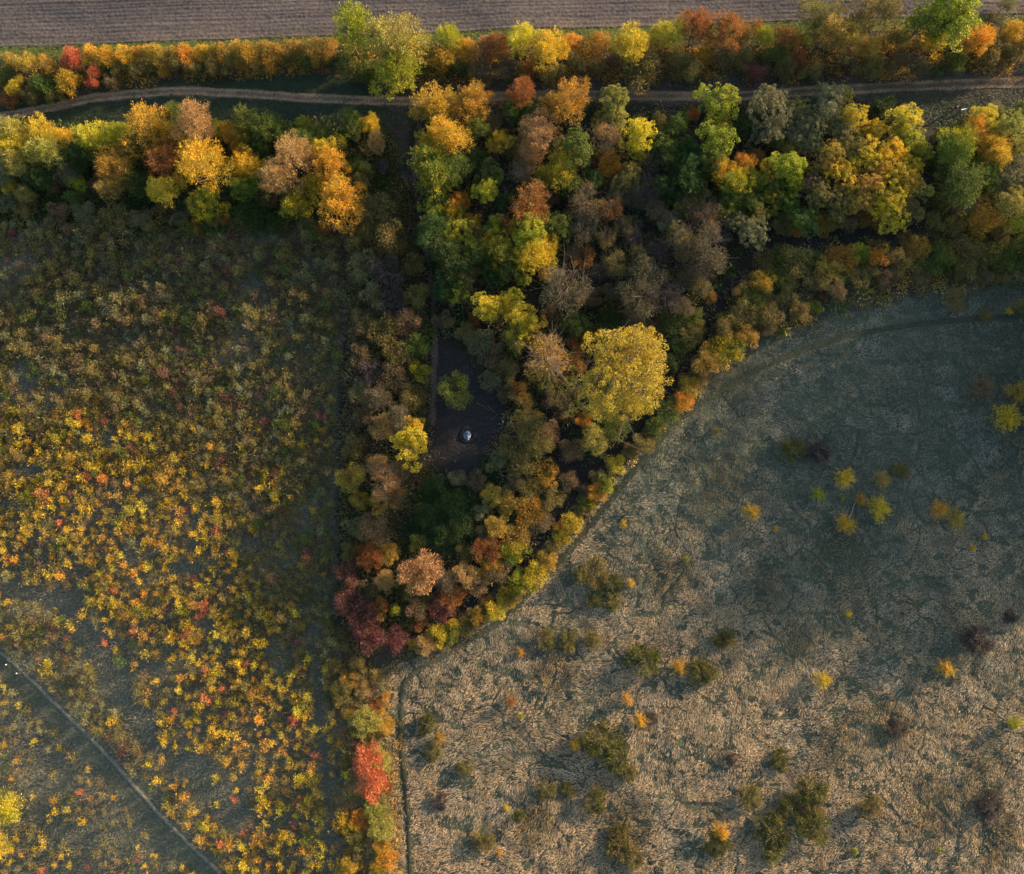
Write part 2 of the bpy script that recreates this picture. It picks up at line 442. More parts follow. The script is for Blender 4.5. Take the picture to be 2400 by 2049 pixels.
# darker wheelings
for w0 in (9.5, 11.3, 27.0, 28.8):
    ftint *= (1 - 0.3 * np.exp(-((ft - w0) / 0.3) ** 2))[:, None, None]
nx, ny = len(fx), len(ft)
idx = np.arange(nx * ny).reshape(ny, nx)
F = np.stack([idx[:-1, :-1], idx[:-1, 1:], idx[1:, 1:], idx[1:, :-1]], -1).reshape(-1, 4)
tv = np.hstack([ftint.reshape(-1, 3), np.ones((nx * ny, 1))])
fld = link('ploughed_field', mesh_np('ploughed_field', np.stack([X, Y, Z], -1).reshape(-1, 3), F, vcol_mat('ploughed_soil', 1.6, 0.35, 0.8), False,
                                     {'tint': ('POINT', 'FLOAT_COLOR', tv)}))
tag(fld, 'ploughed brown field with long furrows along the upper edge', 'field', kind='structure')

def ribbon(name, line, widths, tintf, lift, label, cat, cross=9, vary=0.3, crown=0.0):
    pts = np.array(line)
    x, y, _ = unproj(pts[:, 0], pts[:, 1])
    P = np.stack([x, y], -1)
    # resample every 1.1 m
    d = np.concatenate([[0], np.cumsum(np.linalg.norm(np.diff(P, axis=0), axis=1))])
    s = np.arange(0, d[-1], 1.1)
    P = np.stack([np.interp(s, d, P[:, 0]), np.interp(s, d, P[:, 1])], -1)
    T = np.gradient(P, axis=0); T /= np.linalg.norm(T, axis=1, keepdims=True)
    Nn = np.stack([-T[:, 1], T[:, 0]], -1)
    w = np.interp(s / d[-1], np.linspace(0, 1, len(widths)), widths)
    wob = (fbm(s / 3.0, s * 0, 71) - 0.5) * 0.5
    q = np.linspace(-1, 1, cross)
    jag = (vnoise(s[:, None] / 1.2 + 9, q[None] * 0 + np.sign(q)[None] * 4, 5) - 0.5) * 0.6 * (np.abs(q)[None] > 0.9) * np.sign(q)[None]
    off = (q[None] + jag) * w[:, None] * 0.5 + wob[:, None] * w[:, None] * 0.25
    XX = P[:, None, 0] + Nn[:, None, 0] * off; YY = P[:, None, 1] + Nn[:, None, 1] * off
    ZZ = height(XX, YY) + lift + crown * (1 - q[None] ** 2) - 0.16 * (np.abs(q)[None] > 0.9)
    tn = tintf(s[:, None] / d[-1] + q[None] * 0, q[None] + s[:, None] * 0, XX, YY)
    n, m = XX.shape
    idx = np.arange(n * m).reshape(n, m)
    F = np.stack([idx[:-1, :-1], idx[1:, :-1], idx[1:, 1:], idx[:-1, 1:]], -1).reshape(-1, 4)
    tv = np.hstack([tn.reshape(-1, 3), np.ones((n * m, 1))])
    o = link(name, mesh_np(name, np.stack([XX, YY, ZZ], -1).reshape(-1, 3), F, vcol_mat(name + '_surface', 2.2, vary, 0.6), True,
                           {'tint': ('POINT', 'FLOAT_COLOR', tv)}))
    return tag(o, label, cat, kind='structure')

def track_tint(s, q, x, y):
    rut = np.exp(-((np.abs(q) - 0.52) / 0.2) ** 2)
    right = np.clip((s - 0.62) / 0.12, 0, 1)
    edge = np.clip((np.abs(q) - 0.72) / 0.25, 0, 1)
    mid = np.array((0.225, 0.145, 0.085)); dk = np.array((0.075, 0.055, 0.035)); lt = np.array((0.265, 0.175, 0.105))
    n = fbm(x / 2.5, y / 2.5, 51)
    k = np.clip(rut * 0.85 + (1 - right) * 0.42 + (n - 0.5) * 1.3, 0, 1) * (1 - edge * 0.8)
    k = k * (1 - 0.45 * np.clip((s - 0.42) / 0.1, 0, 1) * np.clip((0.7 - s) / 0.1, 0, 1))
    return dk * (1 - k[..., None]) + (lt * 0.6 + mid * 0.4) * k[..., None]
ribbon('farm_track', TRACK, [2.2, 2.3, 2.5, 2.5, 2.7, 3.0, 3.3], track_tint, 0.10, 'bare earth farm track between the hedge and the wood', 'track', 11)

def diag_tint(s, q, x, y):
    k = np.clip(1 - np.abs(q) * 1.1 + (fbm(x / 1.5, y / 1.5, 52) - 0.5) * 0.6, 0, 1)[..., None]
    return np.array((0.11, 0.115, 0.085)) * (1 - k) + np.array((0.175, 0.15, 0.11)) * k
ribbon('footpath', DIAG, [0.8, 0.9, 0.85], diag_tint, 0.10, 'narrow pale footpath running diagonally across the lower left scrub', 'path', 5)

def mow_tint(s, q, x, y):
    k = np.clip(fbm(x / 2, y / 2, 53) + 0.5 * np.clip((0.36 - s) / 0.1, 0, 1), 0, 1.4)[..., None]
    return np.array((0.028, 0.034, 0.02)) * (1 - k) + np.array((0.052, 0.054, 0.034)) * k
ribbon('meadow_path', MPATH, [1.2, 1.2, 1.4, 1.8, 1.9, 1.8, 1.5, 1.3, 1.2], mow_tint, 0.09, 'trodden dark green path curving along the edge of the meadow', 'path', 5)

def lane_tint(s, q, x, y):
    k = np.clip(1.1 - np.abs(q) + (fbm(x / 2, y / 2, 54) - 0.5) * 0.8, 0, 1)[..., None]
    return np.array((0.04, 0.035, 0.028)) * (1 - k) + np.array((0.085, 0.06, 0.05)) * k
ribbon('wood_path', LANE1, [1.1, 1.1, 1.2, 1.5, 1.9, 1.7], lane_tint, 0.09, 'dark earth path leading down through the wood into the clearing', 'path', 5)

# ------------------------------------------------------------------ grass, straw
def blades(name, x, y, ang, ln, wd, lift, tip, tint, label, cat, z0=None):
    n = len(x)
    z = height(x, y) if z0 is None else z0
    d = np.stack([np.cos(ang), np.sin(ang)], -1); w = np.stack([-d[:, 1], d[:, 0]], -1)
    V = np.empty((n, 3, 3))
    V[:, 0, :2] = np.stack([x, y], -1) + w * wd[:, None] * 0.5; V[:, 0, 2] = z + lift
    V[:, 1, :2] = np.stack([x, y], -1) - w * wd[:, None] * 0.5; V[:, 1, 2] = z + lift
    V[:, 2, :2] = np.stack([x, y], -1) + d * ln[:, None]; V[:, 2, 2] = z + tip
    tv = np.hstack([tint, np.ones((n, 1))])
    o = link(name, mesh_np(name, V.reshape(-1, 3), np.arange(n * 3).reshape(n, 3), STRAW, False, {'tint': ('FACE', 'FLOAT_COLOR', tv)}))
    return tag(o, label, cat, kind='stuff')

def scatter(n, poly, rng, pad=70):
    u = rng.uniform(-pad, PW + pad, n); v = rng.uniform(-pad, PH + pad, n)
    x, y, _ = unproj(u, v)
    return u, v, x, y

rng = np.random.default_rng(11)
# ---- the dry meadow on the right
u, v, x, y = scatter(1780000, MEADOW, rng)
jx = (fbm(x / 4, y / 4, 61) - 0.5) * 30
m = inpoly(u + jx, v, MEADOW)
u, v, x, y = u[m], v[m], x[m], y[m]
m = dline(u, v, MPATH) > 8.5 + 3 * rng.normal(size=len(u))
u, v, x, y = u[m], v[m], x[m], y[m]
wx = x + (fbm(x / 6, y / 6, 62) - 0.5) * 9; wy = y + (fbm(x / 6, y / 6, 63) - 0.5) * 9
up = np.clip((1350 - v) / 500, 0, 1)
crack = np.minimum(cells(wx / 11, wy / 7, 3), 1.3 * cells(wx / 5.5, wy / 8, 6) + (fbm(x / 18, y / 18, 64) < 0.5) * 0.5)
gap = (crack < 0.030 + 0.055 * up + 0.05 * (fbm(x / 9, y / 9, 65) - 0.4)) | (fbm(x / 2.6, y / 1.7, 66) > 0.66)
keep = ~gap | (rng.uniform(size=len(u)) < 0.12)
u, v, x, y = u[keep], v[keep], x[keep], y[keep]
n = len(u)
ang = 3.7 + 3.2 * (fbm(x / 13, y / 13, 67) - 0.5) + 2.6 * (fbm(x / 3.4, y / 3.4, 68) - 0.5) + rng.normal(0, 0.28, n)
straw = np.clip(0.46 + (v - 1300) / 750 + 1.3 * (fbm(x / 10, y / 10, 69) - 0.5) + 1.1 * (fbm(x / 2.5, y / 2.5, 70) - 0.5), 0, 1)
c_green = np.array((0.155, 0.158, 0.115)); c_straw = np.array((0.42, 0.295, 0.17)); c_pale = np.array((0.35, 0.31, 0.25)); c_brown = np.array((0.20, 0.115, 0.055))
T = c_green * (1 - straw[:, None]) + c_straw * straw[:, None]
pl = np.clip((fbm(x / 5, y / 5, 72) - 0.55) * 4, 0, 1)[:, None] * (rng.uniform(size=(n, 1)) < 0.6)
T = T * (1 - pl * 0.7) + c_pale * pl * 0.7
rush = np.zeros(n)
for (cu, cv_, r) in ((1950, 1745, 60), (2300, 1830, 70), (1880, 1500, 55), (2080, 1690, 60), (1790, 1380, 60), (1990, 1330, 70), (2190, 1890, 70), (1700, 1130, 70),
                     (1560, 1340, 60), (1300, 1560, 55), (2330, 1960, 60), (1960, 1290, 60), (1480, 1930, 60), (1260, 1930, 50), (1720, 880, 60)):
    rush = np.maximum(rush, np.clip(1.4 - np.hypot(u - cu, v - cv_) / r + 1.2 * (fbm(x / 3, y / 3, 73) - 0.5), 0, 1))
isr = rng.uniform(size=n) < rush * 0.55
T[isr] = np.where(rng.uniform(size=(isr.sum(), 1)) < 0.5, np.array((0.21, 0.125, 0.05)), np.array((0.24, 0.19, 0.06)))
T *= rng.uniform(0.45, 1.5, (n, 1))
T *= (0.62 + 0.76 * fbm(x / 1.5, y / 1.5, 81, 2))[:, None]
ln = rng.uniform(0.24, 0.56, n); wd = rng.uniform(0.035, 0.072, n)
tuft = fbm(x / 1.4, y / 1.4, 74)
lift = 0.02 + 0.22 * tuft
tip = lift + rng.uniform(-0.12, 0.22, n)
ln[isr] *= 0.45; tip[isr] += 0.35
blades('meadow_grass', x, y, ang, ln, wd, lift, tip, T, 'dry straw-coloured lodged grass covering the open meadow', 'grass')

# ---- blue-green grass between the scrub saplings
u, v, x, y = scatter(330000, SCRUB, rng)
m = inpoly(u, v, SCRUB) & (dline(u, v, DIAG) > 3 + 2.5 * rng.normal(size=len(u)))
u, v, x, y = u[m], v[m], x[m], y[m]; n = len(u)
ang = 3.6 + 4 * (fbm(x / 5, y / 5, 75) - 0.5) + rng.normal(0, 0.5, n)
k = np.clip(fbm(x / 4, y / 4, 76) * 1.6 - 0.3, 0, 1)[:, None]
T = np.array((0.125, 0.13, 0.09)) * (1 - k) + np.array((0.23, 0.195, 0.13)) * k
gr = np.exp(-(dline(u + 17, v - 12, DIAG) / 21.0) ** 2)[:, None]
T = T * (1 - gr * 0.9) + np.array((0.065, 0.095, 0.055)) * gr * 0.9
sd = np.exp(-(dline(u, v, SIDE) / 12.0) ** 2)[:, None]
T = T * (1 - sd * 0.5) + np.array((0.09, 0.082, 0.062)) * sd * 0.5
T *= rng.uniform(0.6, 1.4, (n, 1))
lift = 0.02 + 0.1 * fbm(x / 1.2, y / 1.2, 77)
blades('scrub_grass', x, y, ang, rng.uniform(0.25, 0.7, n), rng.uniform(0.06, 0.14, n), lift, lift + rng.uniform(-0.03, 0.2, n), T,
       'short grey-green grass between the saplings of the scrub', 'grass')

# ---- green verges of the track and the strip below the field
u = rng.uniform(-70, 2470, 210000); v = rng.uniform(20, 320, 210000)
x, y, _ = unproj(u, v)
e = edge_v(u) + 6 * (fbm(x / 2, y / 2, 78) - 0.5)
strip = (v > e - 2) & (v < e + 30)
verge = (v > 150) & (v < 300) & (dline(u, v, TRACK) > 9 + 6 * rng.normal(size=len(u))) & ~inpoly(u, v, HEDGE) & ((u < 960) | (u > 2030) | (rng.uniform(size=len(u)) < 0.25))
m = strip | verge
u, v, x, y, strip = u[m], v[m], x[m], y[m], strip[m]; n = len(u)
k = np.clip(fbm(x / 3, y / 3, 79) * 1.6 - 0.3, 0, 1)[:, None]
T = np.where(strip[:, None], np.array((0.115, 0.155, 0.03)) * (1 - k) + np.array((0.20, 0.20, 0.05)) * k,
             np.array((0.028, 0.046, 0.022)) * (1 - k) + np.array((0.048, 0.055, 0.032)) * k)
leaf = (rng.uniform(size=n) < 0.04) & (u > 900)
T[leaf] = (0.25, 0.14, 0.05)
T *= rng.uniform(0.6, 1.4, (n, 1))
lift = 0.02 + 0.12 * fbm(x / 1.2, y / 1.2, 80) + strip * 0.08
blades('verge_grass', x, y, rng.uniform(0, 6.28, n), rng.uniform(0.2, 0.55, n), rng.uniform(0.06, 0.14, n), lift, lift + rng.uniform(0, 0.2, n), T,
       'green grass of the track verges and the strip below the field', 'grass')

# ---- fallen leaves and dead grass on the floor of the wood and the clearing
u = rng.uniform(700, 2470, 150000); v = rng.uniform(200, 1560, 150000)
x, y, _ = unproj(u, v)
m = inpoly(u, v, WOOD) | inpoly(u, v, CLEAR) | inpoly(u, v, RIGHTW) | inpoly(u, v, EDGE)
u, v, x, y = u[m], v[m], x[m], y[m]; n = len(u)
pick = rng.integers(0, 5, n)
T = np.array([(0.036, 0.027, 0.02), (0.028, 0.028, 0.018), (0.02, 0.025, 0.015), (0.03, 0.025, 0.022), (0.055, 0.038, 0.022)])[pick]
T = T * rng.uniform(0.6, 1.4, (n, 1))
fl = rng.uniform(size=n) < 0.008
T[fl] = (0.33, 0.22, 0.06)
lift = rng.uniform(0.01, 0.06, n)
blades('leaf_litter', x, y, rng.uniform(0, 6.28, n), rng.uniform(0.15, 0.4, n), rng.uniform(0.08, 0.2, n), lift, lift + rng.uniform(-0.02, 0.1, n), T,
       'dark fallen leaves and dead stems on the floor of the wood', 'leaf litter')

# ================================================================== PLANT SHAPES (unit radius, base at z = 0)
def sph(rng, n, zmin=-0.5):
    d = rng.normal(size=(n * 3, 3)); d /= np.linalg.norm(d, axis=1, keepdims=True)
    d = d[d[:, 2] > zmin][:n]
    return d

def leafmesh(name, P, D, ln, wd, cv, rng, flat=0.45):
    D = D * np.array([1, 1, flat]) + rng.normal(0, 0.2, D.shape) * np.array([1, 1, 0.3])
    V, F = leaves(P, D, ln, wd, rng)
    lv = rng.uniform(0, 1, len(P))
    return mesh_np(name, V, F, MAT['olive'], False, {'cv': ('FACE', 'FLOAT', np.clip(cv, 0, 1)), 'lv': ('FACE', 'FLOAT', lv)})

def limb_tree(name, rng, hc, vz, n_l, r0, reach=0.75, twigs=0, sub=0, bark=None):
    """trunk with limbs that fork into branches"""
    segs = []
    lean = rng.normal(0, 0.06, 2)
    fork = hc - vz * 0.55
    p = np.array([0, 0, -0.06]); nodes = 4
    pts = [p] + [np.array([lean[0] * k / nodes, lean[1] * k / nodes, fork * k / nodes]) + np.append(rng.normal(0, 0.012, 2), 0) for k in range(1, nodes + 1)]
    for k in range(nodes):
        segs.append((pts[k], pts[k + 1], r0 * (1.35 if k == 0 else 1) * (1 - 0.12 * k), r0 * (1 - 0.12 * (k + 1))))
    top = pts[-1]
    ends = []
    for i in range(n_l):
        az = 2 * math.pi * (i + rng.uniform(-0.3, 0.3)) / n_l
        el = rng.uniform(0.25, 1.25) if i else 1.5
        d = np.array([math.cos(az) * math.cos(el), math.sin(az) * math.cos(el), math.sin(el)])
        e = np.array([0, 0, hc]) + d * np.array([1, 1, vz]) * reach * rng.uniform(0.75, 1.05) - np.array([0, 0, 0.25 * vz])
        mid = top * 0.55 + e * 0.45 + np.array([0, 0, 0.08]) + rng.normal(0, 0.04, 3)
        segs += [(top, mid, r0 * 0.55, r0 * 0.36), (mid, e, r0 * 0.36, r0 * 0.12)]
        ends.append((mid, e))
        for j in range(sub):
            b = mid + (e - mid) * rng.uniform(0.0, 0.9)
            q = b + (d * 0.6 + rng.normal(0, 0.55, 3) + np.array([0, 0, 0.25])) * rng.uniform(0.25, 0.5)
            segs.append((b, q, r0 * 0.2, r0 * 0.06))
            for k in range(twigs):
                b2 = b + (q - b) * rng.uniform(0.2, 1)
                q2 = b2 + ((q - b) * 0.5 + rng.normal(0, 0.22, 3)) * rng.uniform(0.5, 1)
                segs.append((b2, q2, r0 * 0.09, r0 * 0.03))
    V, F = tubes(segs, 5 if not twigs else 4)
    return mesh_np(name, V, F, bark or BARK, True)

def lobes(rng, n, inner, size=1.32, m=None, rmin=0.32, rmax=0.52):
    """points and outward directions on a crown made of several uneven lobes, with a value per lobe"""
    m = m or int(rng.integers(7, 11))
    cen = sph(rng, m, -0.35) * rng.uniform(0.38, 0.64, (m, 1)); cen[0] = (0, 0, 0.25)
    rad = rng.uniform(rmin, rmax, m); rad[0] = 0.5
    val = rng.beta(1.0, 1.5, m)
    k = rng.choice(m, n, p=rad ** 2 / np.sum(rad ** 2))
    d = sph(rng, n, -0.6)
    P = cen[k] + d * (rad[k] * rng.uniform(inner, 1.0, n))[:, None]
    out = P + np.array([0, 0, 0.25]); out /= np.linalg.norm(out, axis=1, keepdims=True)
    d = d * 0.6 + out * 0.6; d /= np.linalg.norm(d, axis=1, keepdims=True)
    return P * size, d, val[k]

def crown_plume(name, seed, hc, vz, n_c=95, per=34, ln=0.13, wd=0.055, spread=0.13, inner=0.6):
    """feathery sprays that all point outwards"""
    rng = np.random.default_rng(seed)
    C, d, lv_ = lobes(rng, n_c, inner)
    axis = d + np.array([0, 0, 0.35]) + rng.normal(0, 0.25, d.shape); axis /= np.linalg.norm(axis, axis=1, keepdims=True)
    k = len(d)
    t = rng.uniform(-0.55, 1, (k, per)); s = rng.normal(size=(k, per, 3)) * spread * (1.05 - 0.6 * np.clip(t, 0, 1))[..., None]
    P = C[:, None] + axis[:, None] * (t * 0.2)[..., None] + s
    D = axis[:, None] * 0.9 + s / spread * 0.45
    cvc = 0.62 * lv_ + 0.38 * rng.uniform(0, 1, k)
    cv = (cvc[:, None] + rng.normal(0, 0.13, (k, per))).ravel()
    P = P.reshape(-1, 3) * np.array([1, 1, vz]) + np.array([0, 0, hc]); P[:, 2] = np.maximum(P[:, 2], 0.08)
    return leafmesh(name, P, D.reshape(-1, 3), ln, wd, cv, rng)

def crown_lump(name, seed, hc, vz, n_c=70, per=46, ln=0.095, wd=0.07, cr=(0.15, 0.27), deep=0.5, big=None):
    """cauliflower heads of short leaves"""
    rng = np.random.default_rng(seed)
    C, d, lv_ = lobes(rng, n_c, deep, 1.2 if not big else 1.1, big)
    rad = rng.uniform(*cr, len(d))
    k = len(d)
    e = rng.normal(size=(k, per, 3)); e /= np.linalg.norm(e, axis=2, keepdims=True)
    e = e + d[:, None] * 0.55 + np.array([0, 0, 0.25]); e /= np.linalg.norm(e, axis=2, keepdims=True)
    P = C[:, None] + e * (rad[:, None] * rng.uniform(0.75, 1.05, (k, per)))[..., None]
    D = e * 0.6 + rng.normal(0, 0.6, e.shape)
    cvc = 0.62 * lv_ + 0.38 * rng.uniform(0, 1, k)
    cv = (cvc[:, None] + rng.normal(0, 0.13, (k, per))).ravel()
    P = P.reshape(-1, 3) * np.array([1, 1, vz]) + np.array([0, 0, hc]); P[:, 2] = np.maximum(P[:, 2], 0.08)
    return leafmesh(name, P, D.reshape(-1, 3), ln, wd, cv, rng)

def crown_fuzz(name, seed, hc, vz, n=2200, ln=0.15, wd=0.028, shell=0.55, zmin=-0.6, knots=22):
    """fine twiggy ball"""
    rng = np.random.default_rng(seed)
    d = sph(rng, n, zmin)
    kn = sph(rng, knots, -0.5)
    kid = np.argmax(d @ kn.T, axis=1)
    close = np.max(d @ kn.T, axis=1)
    lob = 0.80 + 0.36 * fbm(d[:, 0] * 2.6 + 5 + d[:, 2], d[:, 1] * 2.6 + 9, seed, 2)
    rr = (shell + (1 - shell) * rng.uniform(0, 1, len(d)) ** 0.6) * lob * (0.86 + 0.14 * np.clip((close - 0.8) / 0.2, 0, 1))
    P = d * rr[:, None]
    D = d + 0.5 * kn[kid] + rng.normal(0, 0.42, d.shape) + np.array([0, 0, 0.2])
    cvc = rng.beta(1.2, 1.7, knots)
    cv = cvc[kid] + rng.normal(0, 0.16, len(d))
    P = P * np.array([1, 1, vz]) + np.array([0, 0, hc]); P[:, 2] = np.maximum(P[:, 2], 0.04)
    return leafmesh(name, P, D, ln, wd, cv, rng)

def crown_multi(name, seed, hc, vz, n_c=9, per=150, ln=0.2, wd=0.05, zlow=0.0, cr=(0.26, 0.48)):
    """uneven bush of several merging domes"""
    rng = np.random.default_rng(seed)
    P = []; D = []; C = []
    for k in range(n_c):
        az = rng.uniform(0, 6.28); q = 0.0 if k == 0 else rng.uniform(0.25, 0.78)
        c = np.array([math.cos(az) * q, math.sin(az) * q, rng.uniform(-0.35, 0.45) * (1 - 0.5 * q)])
        rad = rng.uniform(*cr)
        d = sph(rng, per, -0.5)
        p = c + d * (rad * rng.uniform(0.45, 1.05, (len(d), 1)))
        out = p.copy(); out[:, 2] += 0.5; out /= np.linalg.norm(out, axis=1, keepdims=True)
        P.append(p); D.append(d * 0.5 + out * 0.6 + rng.normal(0, 0.45, d.shape)); C.append(rng.beta(1.1, 1.5) + rng.normal(0, 0.16, len(d)))
    P = np.vstack(P) * np.array([1, 1, vz]) + np.array([0, 0, hc]); P[:, 2] = np.maximum(P[:, 2], 0.04)
    return leafmesh(name, P, np.vstack(D), ln, wd, np.hstack(C), rng)

def crown_wispy(name, seed, hc=0.62, vz=0.8):
    """loose young bush: fine leaves on many thin outward shoots"""
    rng = np.random.default_rng(seed)
    P = []; D = []; C = []
    for k in range(84):
        az = rng.uniform(0, 6.28); el = rng.uniform(-0.1, 1.5)
        a_ = np.array([math.cos(az) * math.cos(el), math.sin(az) * math.cos(el), math.sin(el)]); L = rng.uniform(0.65, 1.12)
        t = rng.uniform(0.15, 1, 22)[:, None] ** 0.8
        P.append(a_ * t * L + rng.normal(0, 0.06, (22, 3)) + np.array([0, 0, -0.22]) * t ** 2); D.append(a_ + rng.normal(0, 0.6, (22, 3))); C.append(rng.uniform(0, 0.75) + rng.normal(0, 0.12, 22))
    P = np.vstack(P) * np.array([1, 1, vz]) + np.array([0, 0, hc * 0.8]); P[:, 2] = np.maximum(P[:, 2], 0.05)
    return leafmesh(name, P, np.vstack(D), 0.13, 0.034, np.hstack(C), rng)

def sapling_arr(rng, shoots=10, per=11, ln=0.30, wd=0.085, h=1.35):
    """star-shaped cluster of leafy shoots: positions, directions, clump values"""
    P = []; D = []; C = []
    for i in range(shoots):
        az = rng.uniform(0, 6.28); el = rng.uniform(0.35, 1.45)
        a = np.array([math.cos(az) * math.cos(el), math.sin(az) * math.cos(el), math.sin(el) * h])
        L = rng.uniform(0.6, 1.05)
        t = rng.uniform(0.22, 1, per)
        bend = np.array([0, 0, -0.18]) * (t ** 2)[:, None] + rng.normal(0, 0.05, (per, 3))
        P.append(a * (t * L)[:, None] + bend); D.append(a + rng.normal(0, 0.55, (per, 3))); C.append(np.full(per, rng.uniform(0, 1)) + rng.normal(0, 0.12, per))
    P = np.vstack(P); P[:, 2] = np.maximum(P[:, 2], 0.05)
    return P, np.vstack(D), np.hstack(C), ln, wd

PROTO = {}   # species -> (list of (trunk mesh, crown mesh), crown centre height)
def add(code, crowns, trunks, hc): PROTO[code] = ([(trunks[i % len(trunks)], c) for i, c in enumerate(crowns)], hc)
g = np.random.default_rng
tr = [limb_tree('trunk', g(100 + i), 1.3, 1.0, 8, 0.055, sub=2) for i in range(3)]
add('m', [crown_plume('crown', 200 + i, 1.30, 1.0, n_c=190, per=40, ln=0.085, wd=0.034, spread=0.085) for i in range(8)], tr, 1.30)
add('l', [crown_lump('crown', 220 + i, 1.25, 0.95, n_c=120, per=62, ln=0.062, wd=0.045, cr=(0.10, 0.19)) for i in range(5)], tr, 1.25)
add('k', [crown_lump('crown', 240 + i, 1.25, 0.9, n_c=190, per=40, ln=0.052, wd=0.036, cr=(0.06, 0.13)) for i in range(5)], tr, 1.25)
tro = [limb_tree('trunk', g(110 + i), 1.45, 1.15, 9, 0.05, sub=2, bark=PALEBARK) for i in range(2)]
add('o', [crown_plume('crown', 260 + i, 1.42, 1.15, n_c=190, per=40, ln=0.10, wd=0.026, spread=0.09) for i in range(5)], tro, 1.42)
trb = [limb_tree('trunk', g(120 + i), 1.15, 0.9, 12, 0.05, reach=0.9, sub=6, twigs=4, bark=noise_mat('grey_bark', (0.07, 0.055, 0.038), (0.145, 0.118, 0.085), 6.0)) for i in range(3)]
add('b', [crown_multi('crown', 280 + i, 1.12, 1.0, n_c=26, per=140, ln=0.10, wd=0.02, cr=(0.18, 0.36)) for i in range(5)], trb, 1.12)
trt = [limb_tree('trunk', g(130), 1.1, 0.85, 13, 0.045, reach=0.72, sub=7, twigs=5, bark=PALEBARK)]
add('t', [crown_multi('crown', 295, 1.12, 1.0, n_c=24, per=105, ln=0.10, wd=0.022, cr=(0.2, 0.38))], trt, 1.12)
trs = [limb_tree('stems', g(140 + i), 0.7, 0.7, 9, 0.035, sub=1) for i in range(2)]
add('f', [crown_multi('crown', 300 + i, 0.80, 0.95, n_c=24, per=190, ln=0.10, wd=0.024, cr=(0.2, 0.40)) for i in range(6)], trs, 0.80)
add('s', [crown_multi('crown', 320 + i, 0.72, 0.95, n_c=18, per=190, ln=0.105, wd=0.034, cr=(0.22, 0.44)) for i in range(6)], trs, 0.72)
add('u', [crown_multi('crown', 340 + i, 0.70, 0.85, n_c=16, per=190, ln=0.115, wd=0.033, cr=(0.22, 0.45)) for i in range(8)], trs, 0.70)
add('g', [crown_multi('crown', 360 + i, 0.40, 0.55, n_c=22, per=140, ln=0.15, wd=0.032, cr=(0.14, 0.32)) for i in range(6)], trs, 0.40)
add('c', [crown_plume('crown', 380 + i, 0.95, 1.2, n_c=70, per=30, ln=0.2, wd=0.07, spread=0.14, inner=0.45) for i in range(2)], trs, 0.95)
add('v', [crown_wispy('crown', 440 + i) for i in range(5)], trs, 0.62)
trw = [limb_tree('trunk', g(150), 0.95, 0.8, 14, 0.045, reach=0.85, sub=5, twigs=2)]
add('w', [crown_lump('crown', 400, 0.95, 0.8, n_c=620, per=52, ln=0.029, wd=0.016, cr=(0.045, 0.10), deep=0.4, big=20)], trw, 0.95)
def dome_arr(rng, n=260):
    """small rounded sapling: leafy dome with a few longer shoots"""
    P = []; D = []; C = []
    m = int(rng.integers(4, 8))
    for k in range(m):
        az = rng.uniform(0, 6.28); q = rng.uniform(0.0, 0.6)
        c0 = np.array([math.cos(az) * q, math.sin(az) * q, rng.uniform(0.35, 1.0)]); rad = rng.uniform(0.28, 0.5)
        d = sph(rng, n // m, -0.6)
        P.append(c0 + d * (rad * rng.uniform(0.3, 1.0, (len(d), 1)))); D.append(d + rng.normal(0, 0.5, d.shape)); C.append(np.full(len(d), rng.uniform(0, 1)) + rng.normal(0, 0.18, len(d)))
    for c0 in [p.mean(axis=0) for p in P]:
        q_ = 7 if n > 200 else 3; t = np.linspace(0.05, 1, q_)[:, None]; P.append(c0 * t); D.append(np.tile(c0, (q_, 1)) + rng.normal(0, 0.2, (q_, 3))); C.append(np.full(q_, 0.9))
    for k in range(6 if n > 200 else 2):
        az = rng.uniform(0, 6.28); a_ = np.array([math.cos(az), math.sin(az), rng.uniform(0.3, 1.2)]); t = np.linspace(0.1, 1.05, 9)[:, None]
        P.append(a_ * t * 0.85 + rng.normal(0, 0.04, (9, 3)) + np.array([0, 0, 0.2])); D.append(a_ + rng.normal(0, 0.5, (9, 3))); C.append(rng.uniform(0, 1, 9))
    P = np.vstack(P); P[:, 2] = np.maximum(P[:, 2], 0.06)
    return P, np.vstack(D), np.hstack(C)
SAP = []
for i in range(10):
    r_ = g(420 + i)
    P, D, C = dome_arr(r_, 330)
    SAP.append(leafmesh('sapling', P, D, 0.19, 0.05, C, r_))
NOUN = {'m': 'tree', 'l': 'round-headed tree', 'k': 'billowing tree', 'o': 'tall tree', 'b': 'tree', 't': 'bare-branched tree', 'f': 'round bush', 's': 'shrub',
        'u': 'bush', 'g': 'low bush', 'v': 'bush', 'c': 'narrow tree', 'w': 'willow'}

def gz(x, y): return float(height(np.array([x]), np.array([y]))[0])

